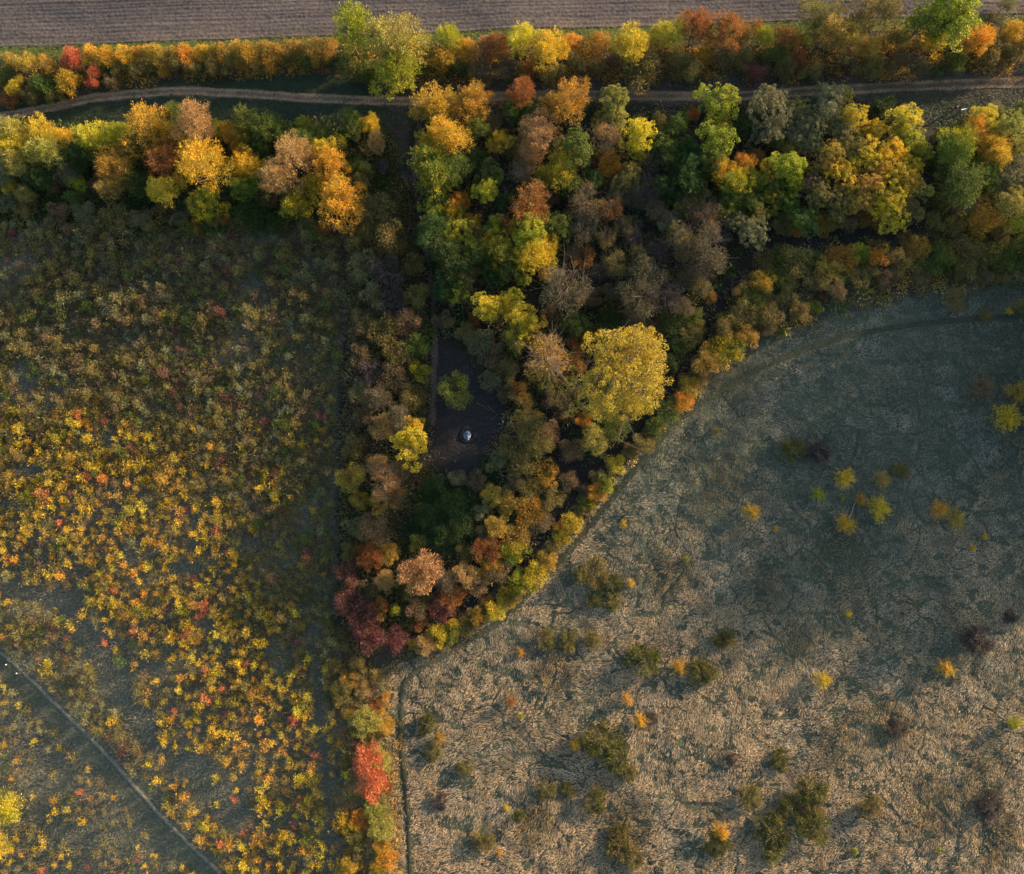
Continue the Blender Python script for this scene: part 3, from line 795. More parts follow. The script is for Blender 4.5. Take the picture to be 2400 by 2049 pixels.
COUNT = {}
prng = random.Random(5)
def plant(u, v, rpx, sp, colour, label, cat, group=None, name=None, lean=None, squash=1.0, vi=None, stretch=None):
    """a plant whose crown centre is seen at pixel u, v with a radius of rpx pixels"""
    vs, hc = PROTO[sp]
    _, _, dep = unproj(u, v, 5.0)
    r = rpx * float(dep) / FPX
    for it in range(2):
        x, y, dep = unproj(u, v, hc * r)
        r = rpx * float(dep) / FPX
    x, y = float(x), float(y)
    small = sp in 'fsugv'
    root = bpy.data.objects.new(name or ('shrub' if small else 'tree'), None)
    root.empty_display_size = 0.3
    COL.objects.link(root)
    root.location = (x, y, gz(x, y) - 0.02)
    root.rotation_euler = (lean[0] if lean else 0, lean[1] if lean else 0, prng.uniform(0, 6.28))
    zs = prng.uniform(0.92, 1.12) * squash
    root.scale = (r, r * prng.uniform(0.92, 1.08), r * zs)
    if stretch:
        root.scale = (r * stretch[0], r * stretch[1], r * zs); root.rotation_euler = (0, 0, stretch[2])
    k = COUNT.get(sp, 0); COUNT[sp] = k + 1
    tm, cm = vs[(k if vi is None else vi) % len(vs)]
    link('stems' if small else 'trunk', tm, root)
    link('foliage' if small else 'crown', cm, root, mat=MAT[colour])
    tag(root, label, cat, group)
    return root

# ================================================================== TREES AND SHRUBS, one by one
# pixel of the crown centre, radius in pixels, shape, colour, (own label)
HEDGE_L = [   # hedge below the field, left part
 (172, 144, 33, 's', 'red', 'reddest shrub of the hedge below the field, near the left edge'),
 (40, 200, 26, 's', 'yellow', 'bright yellow shrub at the left end of the hedge above the track'),
 (160, 190, 34, 's', 'orange', 'orange shrub directly below the reddest shrub of the left hedge'),
 (220, 182, 27, 's', 'red', 'small red-orange shrub at the foot of the left hedge'),
 (104, 195, 36, 's', 'green', 'green shrub between the bright yellow and the orange hedge shrubs'),
 (16, 145, 28, 's', 'goldtan'), (62, 148, 30, 's', 'goldtan'), (112, 152, 30, 's', 'amber'), (12, 175, 26, 's', 'green'),
 (18, 228, 26, 'u', 'rust', 'dull rust-coloured bush at the left edge beside the farm track'), (70, 225, 24, 'u', 'olive'), (130, 225, 24, 's', 'olive'), (262, 190, 22, 'u', 'brown'),
]
hrng = random.Random(8)
for i in range(16):
    x0 = 222 + i * 36.5
    HEDGE_L.append((x0, 136 - 0.042 * (x0 - 215) + hrng.uniform(-3, 3), hrng.uniform(26, 32), 's', hrng.choice(['goldtan', 'orange', 'amber', 'goldtan', 'amber'])))
    if x0 < 770: HEDGE_L.append((x0 + 18, 163 - 0.042 * (x0 - 215) + hrng.uniform(-4, 4), hrng.uniform(22, 27), 's', hrng.choice(['olive', 'green', 'goldtan', 'olive', 'amber'])))
HEDGE_R = [   # trees of the hedge below the field, right part
 (826, 88, 54, 'm', 'lime', 'tall lime-green tree ending the low left hedge below the field'), (800, 150, 34, 's', 'dark'), (832, 165, 34, 's', 'green'),
 (925, 110, 60, 'm', 'pale', 'large yellow-green tree right of the tall lime-green hedge tree'),
 (925, 175, 50, 'm', 'lime', 'yellow-green tree leaning over the track below the large yellow-green one'),
 (880, 165, 34, 's', 'green'), (1002, 150, 32, 's', 'green'), (985, 118, 34, 's', 'yellow'),
 (1050, 86, 28, 'm', 'lime'), (1036, 128, 42, 's', 'amber'), (1092, 118, 34, 's', 'orange'), (1128, 108, 30, 's', 'tan'), (1166, 112, 40, 's', 'rust'),
 (1076, 165, 28, 's', 'dark'), (1130, 165, 34, 'u', 'brown'), (1182, 160, 36, 'u', 'grey'), (1226, 104, 34, 'm', 'yellow'), (1282, 120, 42, 'm', 'gold'),
 (1236, 168, 28, 'u', 'rust'), (1290, 168, 38, 's', 'olive'), (1342, 108, 36, 's', 'orange'), (1400, 106, 36, 's', 'amber'), (1352, 150, 34, 's', 'olive'),
 (1400, 155, 32, 's', 'olive'), (1440, 135, 32, 's', 'brown'), (1482, 103, 44, 'm', 'gold', 'rounded golden tree standing in the middle of the field hedge'),
 (1490, 170, 58, 'u', 'olive', 'broad olive bush bulging from the hedge over the track'), (1540, 120, 30, 's', 'brown'),
 (1575, 84, 38, 'm', 'yellow'), (1588, 135, 38, 's', 'olive'), (1626, 76, 42, 'm', 'rust'), (1612, 165, 38, 's', 'olive'), (1660, 120, 32, 's', 'amber'),
 (1702, 78, 40, 'm', 'rust'), (1692, 125, 36, 's', 'brown'), (1758, 76, 36, 's', 'rust'), (1792, 86, 24, 'm', 'lime', 'small lime-green tree poking out among the rust-coloured hedge shrubs'),
 (1738, 140, 30, 's', 'olive'), (1772, 164, 33, 's', 'crimson', 'crimson shrub at the foot of the hedge above the track'),
 (1838, 92, 42, 's', 'rust'), (1815, 130, 30, 's', 'green'), (1842, 160, 30, 's', 'olive'), (1872, 142, 28, 'u', 'rust'), (1898, 165, 30, 's', 'olive'), (1880, 85, 30, 's', 'green'),
 (1924, 48, 44, 'm', 'olive'), (1958, 98, 42, 'm', 'goldtan', 'tawny rounded tree in the hedge above the double-rutted track'), (2045, 42, 50, 'm', 'olive'), (2000, 75, 36, 's', 'green'),
 (2030, 110, 28, 'm', 'goldtan'), (2095, 88, 40, 's', 'olive'), (1990, 150, 30, 's', 'brown'), (2045, 155, 34, 's', 'olive'), (2100, 140, 34, 's', 'brown'),
 (2152, 150, 32, 'u', 'grey'), (2188, 104, 30, 'c', 'gold', 'narrow golden tree in front of the very large lime-green tree'),
 (2215, 48, 72, 'l', 'lime', 'very large lime-green tree at the upper right edge of the field'), (2160, 60, 48, 'm', 'green'),
 (2282, 92, 36, 'm', 'orange', 'upright orange tree right of the very large lime-green tree'), (2240, 145, 30, 's', 'green'), (2338, 92, 34, 's', 'olive'), (2376, 76, 34, 's', 'orange'),
 (2330, 52, 26, 'u', 'grey'), (2372, 128, 30, 's', 'olive'), (2318, 138, 30, 's', 'olive'), (2410, 100, 36, 's', 'amber'), (2362, 8, 24, 'u', 'sage'), (2420, 30, 26, 'u', 'rust'),
]
ROW = [   # tree row below the track on the left
 (40, 318, 36, 'm', 'pale'), (52, 350, 36, 'm', 'yellow'), (104, 322, 36, 'm', 'yellow'), (148, 318, 26, 'm', 'gold'), (112, 362, 42, 'm', 'pale'), (44, 384, 34, 'm', 'pale'),
 (20, 402, 30, 'm', 'sage'), (-20, 345, 36, 'm', 'olive'), (222, 328, 42, 'm', 'yellow', 'rounded yellow tree near the left end of the tree row below the track'),
 (276, 318, 30, 'm', 'lime'), (186, 368, 34, 'm', 'dark'), (345, 306, 48, 'o', 'orange', 'orange-topped tree at the top of the left tree row below the track bend'),
 (325, 350, 32, 'm', 'olive'), (405, 280, 32, 'm', 'green'), (462, 298, 44, 'o', 'tan'), (516, 304, 22, 'm', 'lime'), (455, 346, 38, 'm', 'goldtan'), (390, 335, 34, 'm', 'dark'),
 (585, 298, 38, 'm', 'green'), (642, 312, 40, 'm', 'green'), (562, 325, 33, 'm', 'amber'), (700, 330, 34, 'm', 'green'), (706, 293, 18, 'm', 'lime'), (620, 345, 32, 'm', 'dark'),
 (755, 318, 26, 'm', 'green'), (822, 298, 30, 'm', 'green'), (800, 330, 30, 's', 'dark'),
 (160, 402, 34, 'b', 'sage'), (120, 442, 25, 'u', 'brown'), (30, 440, 18, 'm', 'gold', 'tiny golden tree near the left edge below the pale tree row'), (64, 455, 22, 'm', 'olive'), (182, 430, 18, 'm', 'lime'),
 (222, 430, 26, 'u', 'brown'), (278, 388, 40, 'o', 'amber', 'amber tree above a golden one in the left tree row'), (272, 444, 32, 'm', 'goldtan'), (330, 430, 30, 'm', 'dark'),
 (240, 375, 28, 'm', 'dark'), (390, 382, 40, 'o', 'rust'), (402, 452, 36, 'm', 'yellow'), (374, 485, 24, 'u', 'olive'), (430, 400, 26, 'm', 'green'),
 (482, 404, 52, 'o', 'gold', 'big golden birch with pale twigs in the middle of the left tree row'), (495, 478, 36, 'm', 'turning'), (456, 488, 24, 'u', 'brown'), (540, 440, 30, 'm', 'dark'),
 (588, 350, 24, 'c', 'gold'), (585, 398, 40, 'm', 'gold'), (588, 450, 34, 'm', 'mixed'), (625, 470, 24, 'u', 'brown'),
 (690, 378, 44, 'o', 'tan', 'pale tan birch in the left tree row above a pinkish tan tree'), (660, 432, 40, 'o', 'tan'), (695, 482, 34, 'm', 'turning'), (640, 395, 26, 'm', 'green'),
 (776, 352, 34, 'm', 'gold'), (772, 405, 45, 'm', 'orange'), (802, 475, 52, 'm', 'orange', 'large orange tree at the lower right end of the left tree row'), (740, 440, 30, 'm', 'turning'),
 (868, 290, 22, 'm', 'gold', 'small golden tree standing alone left of the dark lane'), (876, 335, 24, 'm', 'tan'), (900, 390, 20, 'b', 'purple'), (846, 400, 26, 'm', 'green'), (840, 430, 24, 'm', 'olive'),
 (460, 532, 22, 'u', 'amber'), (500, 515, 18, 'u', 'lime'), (524, 512, 17, 'u', 'orange'), (716, 530, 22, 'u', 'sage'), (750, 548, 20, 'u', 'amber'), (130, 500, 34, 'u', 'brown'), (200, 500, 34, 'u', 'sage'),
 (270, 510, 34, 'u', 'olive'), (60, 490, 30, 'u', 'olive'), (330, 510, 28, 'u', 'sage'), (420, 515, 22, 'u', 'sage'), (600, 500, 40, 'u', 'dark'), (650, 520, 30, 'u', 'dark'), (560, 500, 28, 'u', 'green'), (180, 465, 30, 'u', 'green'), (15, 475, 26, 'u', 'sage'), (90, 420, 28, 'm', 'dark'),
]
WOODT = [   # wood in the middle
 (1015, 245, 50, 'm', 'amber', 'large amber tree at the upper left corner of the wood'), (1033, 264, 25, 'l', 'yellow', 'small lemon-yellow tree against the large amber corner tree'),
 (1110, 245, 43, 'm', 'amber', 'amber tree right of the large amber corner tree'), (1213, 225, 37, 'm', 'rust', 'rust-coloured tree reaching over the track above a green one'),
 (1195, 268, 28, 'l', 'green'), (1240, 256, 28, 'l', 'green'), (1325, 255, 48, 'm', 'amber', 'round amber tree beside the track in the middle of the wood edge'),
 (1433, 238, 38, 'l', 'pale', 'pale lime billowing tree at the wood edge below the hedge'), (1440, 275, 34, 'l', 'pale'), (1408, 290, 22, 'l', 'lime'),
 (1422, 325, 42, 'b', 'tan'), (1496, 316, 40, 'l', 'yellow', 'domed yellow tree right of a bare tan one near the track'), (1427, 384, 34, 'f', 'orange', 'round orange bush-like tree below the bare tan tree'), (1500, 365, 24, 'l', 'yellow'),
 (1055, 325, 48, 'm', 'orange', 'bright orange tree just below the amber corner trees'), (995, 324, 22, 'l', 'yellow'), (980, 400, 58, 'm', 'mixed', 'big green tree with yellow tips beside the dark lane'),
 (1062, 405, 48, 'm', 'green'), (1125, 300, 30, 'm', 'green'), (1175, 340, 28, 'm', 'gold'), (1150, 290, 28, 'b', 'olive'), (1183, 313, 12, 'u', 'orange'), (1215, 350, 32, 'u', 'olive'),
 (1262, 322, 46, 'm', 'tan', 'tan tree below the gap between the rust and the round amber tree'), (1245, 365, 32, 'm', 'tan'), (1342, 358, 52, 'l', 'green', 'round dark green tree with a few yellow tips below the round amber tree'),
 (1312, 408, 45, 'm', 'turning'), (1222, 402, 30, 't', 'brown'), (1247, 378, 13, 'u', 'orange'), (1150, 412, 32, 'l', 'green'), (1145, 452, 34, 'l', 'lime'), (1232, 488, 52, 'm', 'rust', 'large rust-brown round tree in the middle of the wood'),
 (1018, 442, 36, 'l', 'green'), (1014, 495, 30, 'l', 'lime'), (1072, 478, 24, 'm', 'orange'), (1064, 505, 26, 'm', 'turning'), (1108, 520, 20, 'm', 'orange'), (1156, 528, 28, 'l', 'lime'),
 (1078, 552, 38, 'l', 'lime'), (1246, 545, 46, 'l', 'lime', 'pale lime tree just below the large rust-brown round tree'), (1300, 532, 38, 'l', 'green'), (1190, 530, 17, 'm', 'orange'),
 (1172, 592, 38, 'm', 'turning'), (1232, 602, 40, 'm', 'gold'), (1272, 600, 34, 'm', 'gold'), (1008, 560, 46, 'm', 'dark'), (1062, 608, 50, 'm', 'dark'), (1125, 600, 34, 'm', 'green'),
 (1096, 648, 28, 'm', 'tan'), (1195, 640, 32, 'l', 'green'), (1226, 655, 22, 'l', 'lime'), (1200, 700, 24, 'l', 'lime'), (1130, 560, 24, 'm', 'olive'), (1150, 640, 30, 'm', 'dark'),
 (1328, 680, 66, 'b', 'grey', 'big round grey-brown half-bare tree in the middle of the wood'), (1280, 645, 18, 'm', 'amber'), (1366, 605, 32, 'f', 'rust'), (1390, 700, 30, 'u', 'brown'),
 (1146, 728, 38, 'l', 'yellow'), (1225, 755, 46, 'l', 'gold', 'bright orange-gold tree left above the bare tan tree of the wood'), (1185, 720, 30, 'm', 'turning'), (1262, 792, 30, 'm', 'olive'), (1205, 800, 30, 'm', 'olive'),
 (1048, 690, 30, 'm', 'dark'), (1082, 695, 28, 'm', 'turning'), (1106, 750, 20, 'u', 'rust'), (1040, 745, 30, 'u', 'brown'), (1090, 780, 30, 'u', 'olive'), (1125, 800, 34, 'u', 'sage'),
 (1160, 840, 34, 'u', 'brown'), (1190, 870, 34, 'u', 'olive'), (1150, 890, 28, 'u', 'sage'), (1185, 925, 26, 'u', 'grey'), (1215, 920, 28, 'u', 'rust'), (1200, 830, 26, 'u', 'green'), (1230, 940, 26, 'u', 'olive'),
 (1288, 848, 60, 't', 'goldtan', 'bare-branched tan tree left of the big yellow willow'), (1452, 884, 122, 'w', 'willow', 'huge bright yellow willow at the right side of the wood'),
 (1360, 800, 30, 'u', 'rust'), (1350, 850, 28, 'u', 'rust'), (1400, 790, 34, 'u', 'green'), (1340, 760, 32, 'm', 'dark'), (1430, 750, 28, 'u', 'dark'), (1480, 745, 24, 'u', 'brown'),
 (1300, 930, 30, 'u', 'brown'), (1340, 920, 30, 'u', 'olive'), (1280, 905, 26, 'u', 'green'), (1260, 870, 24, 'u', 'amber'), (1320, 960, 26, 'u', 'brown'), (1370, 985, 26, 'u', 'orange', 'orange bush below the lower left side of the yellow willow'),
 (1440, 1000, 36, 'u', 'green'), (1410, 960, 30, 'u', 'olive'), (1390, 1030, 40, 'f', 'pale', 'pale yellow-olive round bush where the dark lane forks'), (1338, 1050, 32, 'u', 'brown'), (1405, 1065, 22, 'u', 'green'),
 (1490, 458, 34, 'b', 'grey'), (1525, 448, 34, 'b', 'purple'), (1372, 475, 50, 'b', 'brown'), (1425, 490, 38, 'b', 'rust'), (1370, 540, 38, 'b', 'grey'), (1445, 470, 30, 'b', 'olive'), (1480, 562, 27, 'b', 'purple', 'small lilac-grey bare tree right of the rust bush in the wood'),
 (1442, 622, 36, 'b', 'olive'), (1520, 640, 52, 'b', 'grey'), (1502, 700, 60, 'b', 'grey', 'wide grey-olive bare tree above the yellow willow'), (1562, 690, 44, 'b', 'purple'), (1598, 575, 50, 'b', 'olive'), (1656, 590, 58, 'b', 'grey', 'wide brownish grey bare tree beside the dark lane'),
 (1560, 520, 34, 'b', 'sage'), (1420, 560, 30, 'b', 'olive'), (1345, 590, 24, 'b', 'brown'), (1400, 640, 26, 'b', 'purple'), (1570, 760, 32, 'u', 'dark'), (1620, 745, 30, 'u', 'green'), (1645, 775, 24, 'u', 'olive'), (1665, 700, 18, 'u', 'rust'), (1540, 590, 30, 'b', 'purple'), (1610, 640, 36, 'b', 'grey'), (1590, 810, 26, 'u', 'dark'),
 (1560, 330, 38, 'l', 'green'), (1590, 300, 34, 'l', 'green'), (1570, 380, 34, 'm', 'dark'), (1610, 350, 34, 'm', 'dark'), (1540, 285, 24, 's', 'olive'), (1620, 270, 22, 's', 'rust'), (1530, 385, 30, 'b', 'grey'), (1475, 420, 30, 'm', 'olive'), (1600, 420, 40, 'm', 'dark'), (1560, 440, 34, 'm', 'dark'), (1385, 420, 26, 'm', 'dark'),
 (1682, 245, 47, 'l', 'lime', 'bright lime-green round tree at the wood edge beside the track'), (1690, 295, 25, 'f', 'amber'), (1686, 340, 50, 'l', 'lime', 'yellow-green domed tree below the bright lime-green track-side tree'), (1660, 385, 36, 'l', 'green'),
 (1695, 405, 32, 'm', 'orange'), (1742, 392, 28, 'm', 'orange'), (1715, 440, 38, 'm', 'turning', 'green tree with orange tips below two orange treetops'), (1635, 437, 24, 'u', 'rust'), (1772, 374, 20, 'm', 'rust'),
 (1762, 430, 30, 'm', 'mixed'), (1700, 480, 34, 'm', 'green'), (1648, 510, 46, 'b', 'brown'), (1760, 540, 42, 'k', 'sage'), (1725, 520, 30, 'k', 'sage'), (1690, 555, 30, 'b', 'purple'), (1775, 500, 32, 'k', 'olive'),
 (1800, 258, 52, 'k', 'sage', 'broad grey-green billowing tree at the track edge of the wood'), (1776, 244, 20, 'l', 'lime'), (1790, 310, 46, 'k', 'sage'), (1868, 258, 32, 'k', 'pale'), (1940, 240, 46, 'k', 'sage'), (1945, 256, 22, 'k', 'yellow'), (1975, 232, 26, 'k', 'pale'),
 (2000, 290, 44, 'k', 'yellow'), (1900, 300, 40, 'k', 'sage'), (1860, 320, 36, 'k', 'sage'), (1848, 350, 22, 'm', 'gold', 'small golden tree top sunk between grey-green billowing crowns'), (1840, 388, 44, 'l', 'lime'), (1800, 402, 26, 'l', 'yellow'), (1850, 425, 30, 'l', 'lime'),
 (1810, 335, 24, 'm', 'green'), (2045, 318, 36, 'k', 'yellow'), (1985, 340, 44, 'k', 'olive'), (1940, 360, 40, 'k', 'goldtan'), (2030, 365, 48, 'k', 'gold', 'large gold-tipped billowing tree in the middle of the right wood'), (2085, 360, 40, 'k', 'gold'), (2115, 290, 38, 'l', 'yellow', 'yellow-green tree at the right tip of the wood near the grass'),
 (2130, 330, 34, 'l', 'lime'), (2155, 360, 28, 'l', 'lime'), (2080, 255, 36, 'u', 'dark'), (2040, 265, 24, 'u', 'green'), (2128, 262, 20, 'u', 'brown'), (1930, 395, 38, 'k', 'goldtan'), (1975, 415, 44, 'k', 'gold'), (2035, 430, 48, 'k', 'goldtan'), (2095, 420, 46, 'k', 'gold'), (2130, 390, 34, 'k', 'yellow'),
 (2120, 445, 40, 'k', 'goldtan'), (2070, 470, 46, 'k', 'gold'), (2020, 480, 40, 'k', 'goldtan'), (2090, 505, 44, 'k', 'yellow'), (2130, 490, 36, 'k', 'olive'), (1890, 440, 34, 'k', 'brown'), (1880, 400, 28, 'k', 'goldtan'), (1910, 470, 40, 'k', 'olive'), (1960, 480, 40, 'k', 'olive'), (1905, 430, 26, 'k', 'olive'),
 (1810, 470, 28, 'l', 'turning'), (1850, 478, 30, 'l', 'mixed'), (1880, 518, 34, 'l', 'green'), (1835, 525, 30, 'u', 'olive'), (1930, 525, 28, 'u', 'amber'), (1985, 525, 30, 'u', 'brown'), (2050, 530, 34, 'u', 'rust'), (1865, 555, 20, 'u', 'amber'), (2010, 545, 26, 'u', 'olive'), (1800, 440, 26, 'm', 'green'),
 (1890, 345, 34, 'k', 'sage'), (1965, 295, 36, 'k', 'sage'), (2060, 400, 36, 'k', 'goldtan'), (1985, 455, 36, 'k', 'goldtan'), (2150, 450, 30, 'k', 'pale'), (1860, 280, 30, 'k', 'sage'), (1960, 545, 30, 'u', 'olive'), (1750, 475, 30, 'm', 'green'), (1820, 300, 34, 'k', 'sage'), (1755, 300, 28, 'm', 'dark'), (1650, 470, 30, 'b', 'olive'), (1600, 480, 34, 'b', 'olive'), (1530, 490, 30, 'b', 'brown'), (1460, 530, 28, 'b', 'olive'), (1500, 600, 30, 'b', 'olive'), (1440, 680, 30, 'b', 'grey'), (1330, 440, 30, 'm', 'dark'), (1290, 460, 26, 'b', 'brown'), (1180, 480, 26, 'l', 'dark'), (1110, 370, 28, 'm', 'dark'), (1290, 740, 26, 'u', 'brown'),
 # right group
 (2296, 282, 37, 'l', 'yellow', 'bright yellow round tree near the person with a white dog'), (2272, 322, 36, 'm', 'orange', 'orange tree below the bright yellow round tree on the right'), (2320, 362, 42, 'm', 'gold', 'golden-orange tree right below the orange tree on the right'), (2235, 355, 46, 'm', 'mixed'), (2240, 425, 48, 'm', 'green'),
 (2335, 318, 26, 'l', 'lime'), (2300, 420, 34, 'm', 'green'), (2372, 308, 48, 'k', 'pale'), (2400, 360, 40, 'k', 'pale'), (2365, 410, 46, 'k', 'sage'), (2410, 430, 36, 'k', 'sage'), (2330, 265, 24, 'u', 'sage'), (2390, 262, 30, 'u', 'green'), (2210, 320, 24, 'u', 'green'),
 (2295, 520, 42, 'f', 'amber', 'round amber bush at the right edge of the wood near the meadow'), (2358, 490, 38, 'l', 'pale'), (2395, 530, 36, 'l', 'lime'), (2255, 480, 34, 'b', 'brown'), (2215, 470, 26, 'u', 'olive'), (2230, 530, 30, 'u', 'olive'), (2345, 545, 28, 'u', 'olive'), (2185, 525, 28, 'u', 'olive'), (2195, 390, 26, 'u', 'dark'),
]
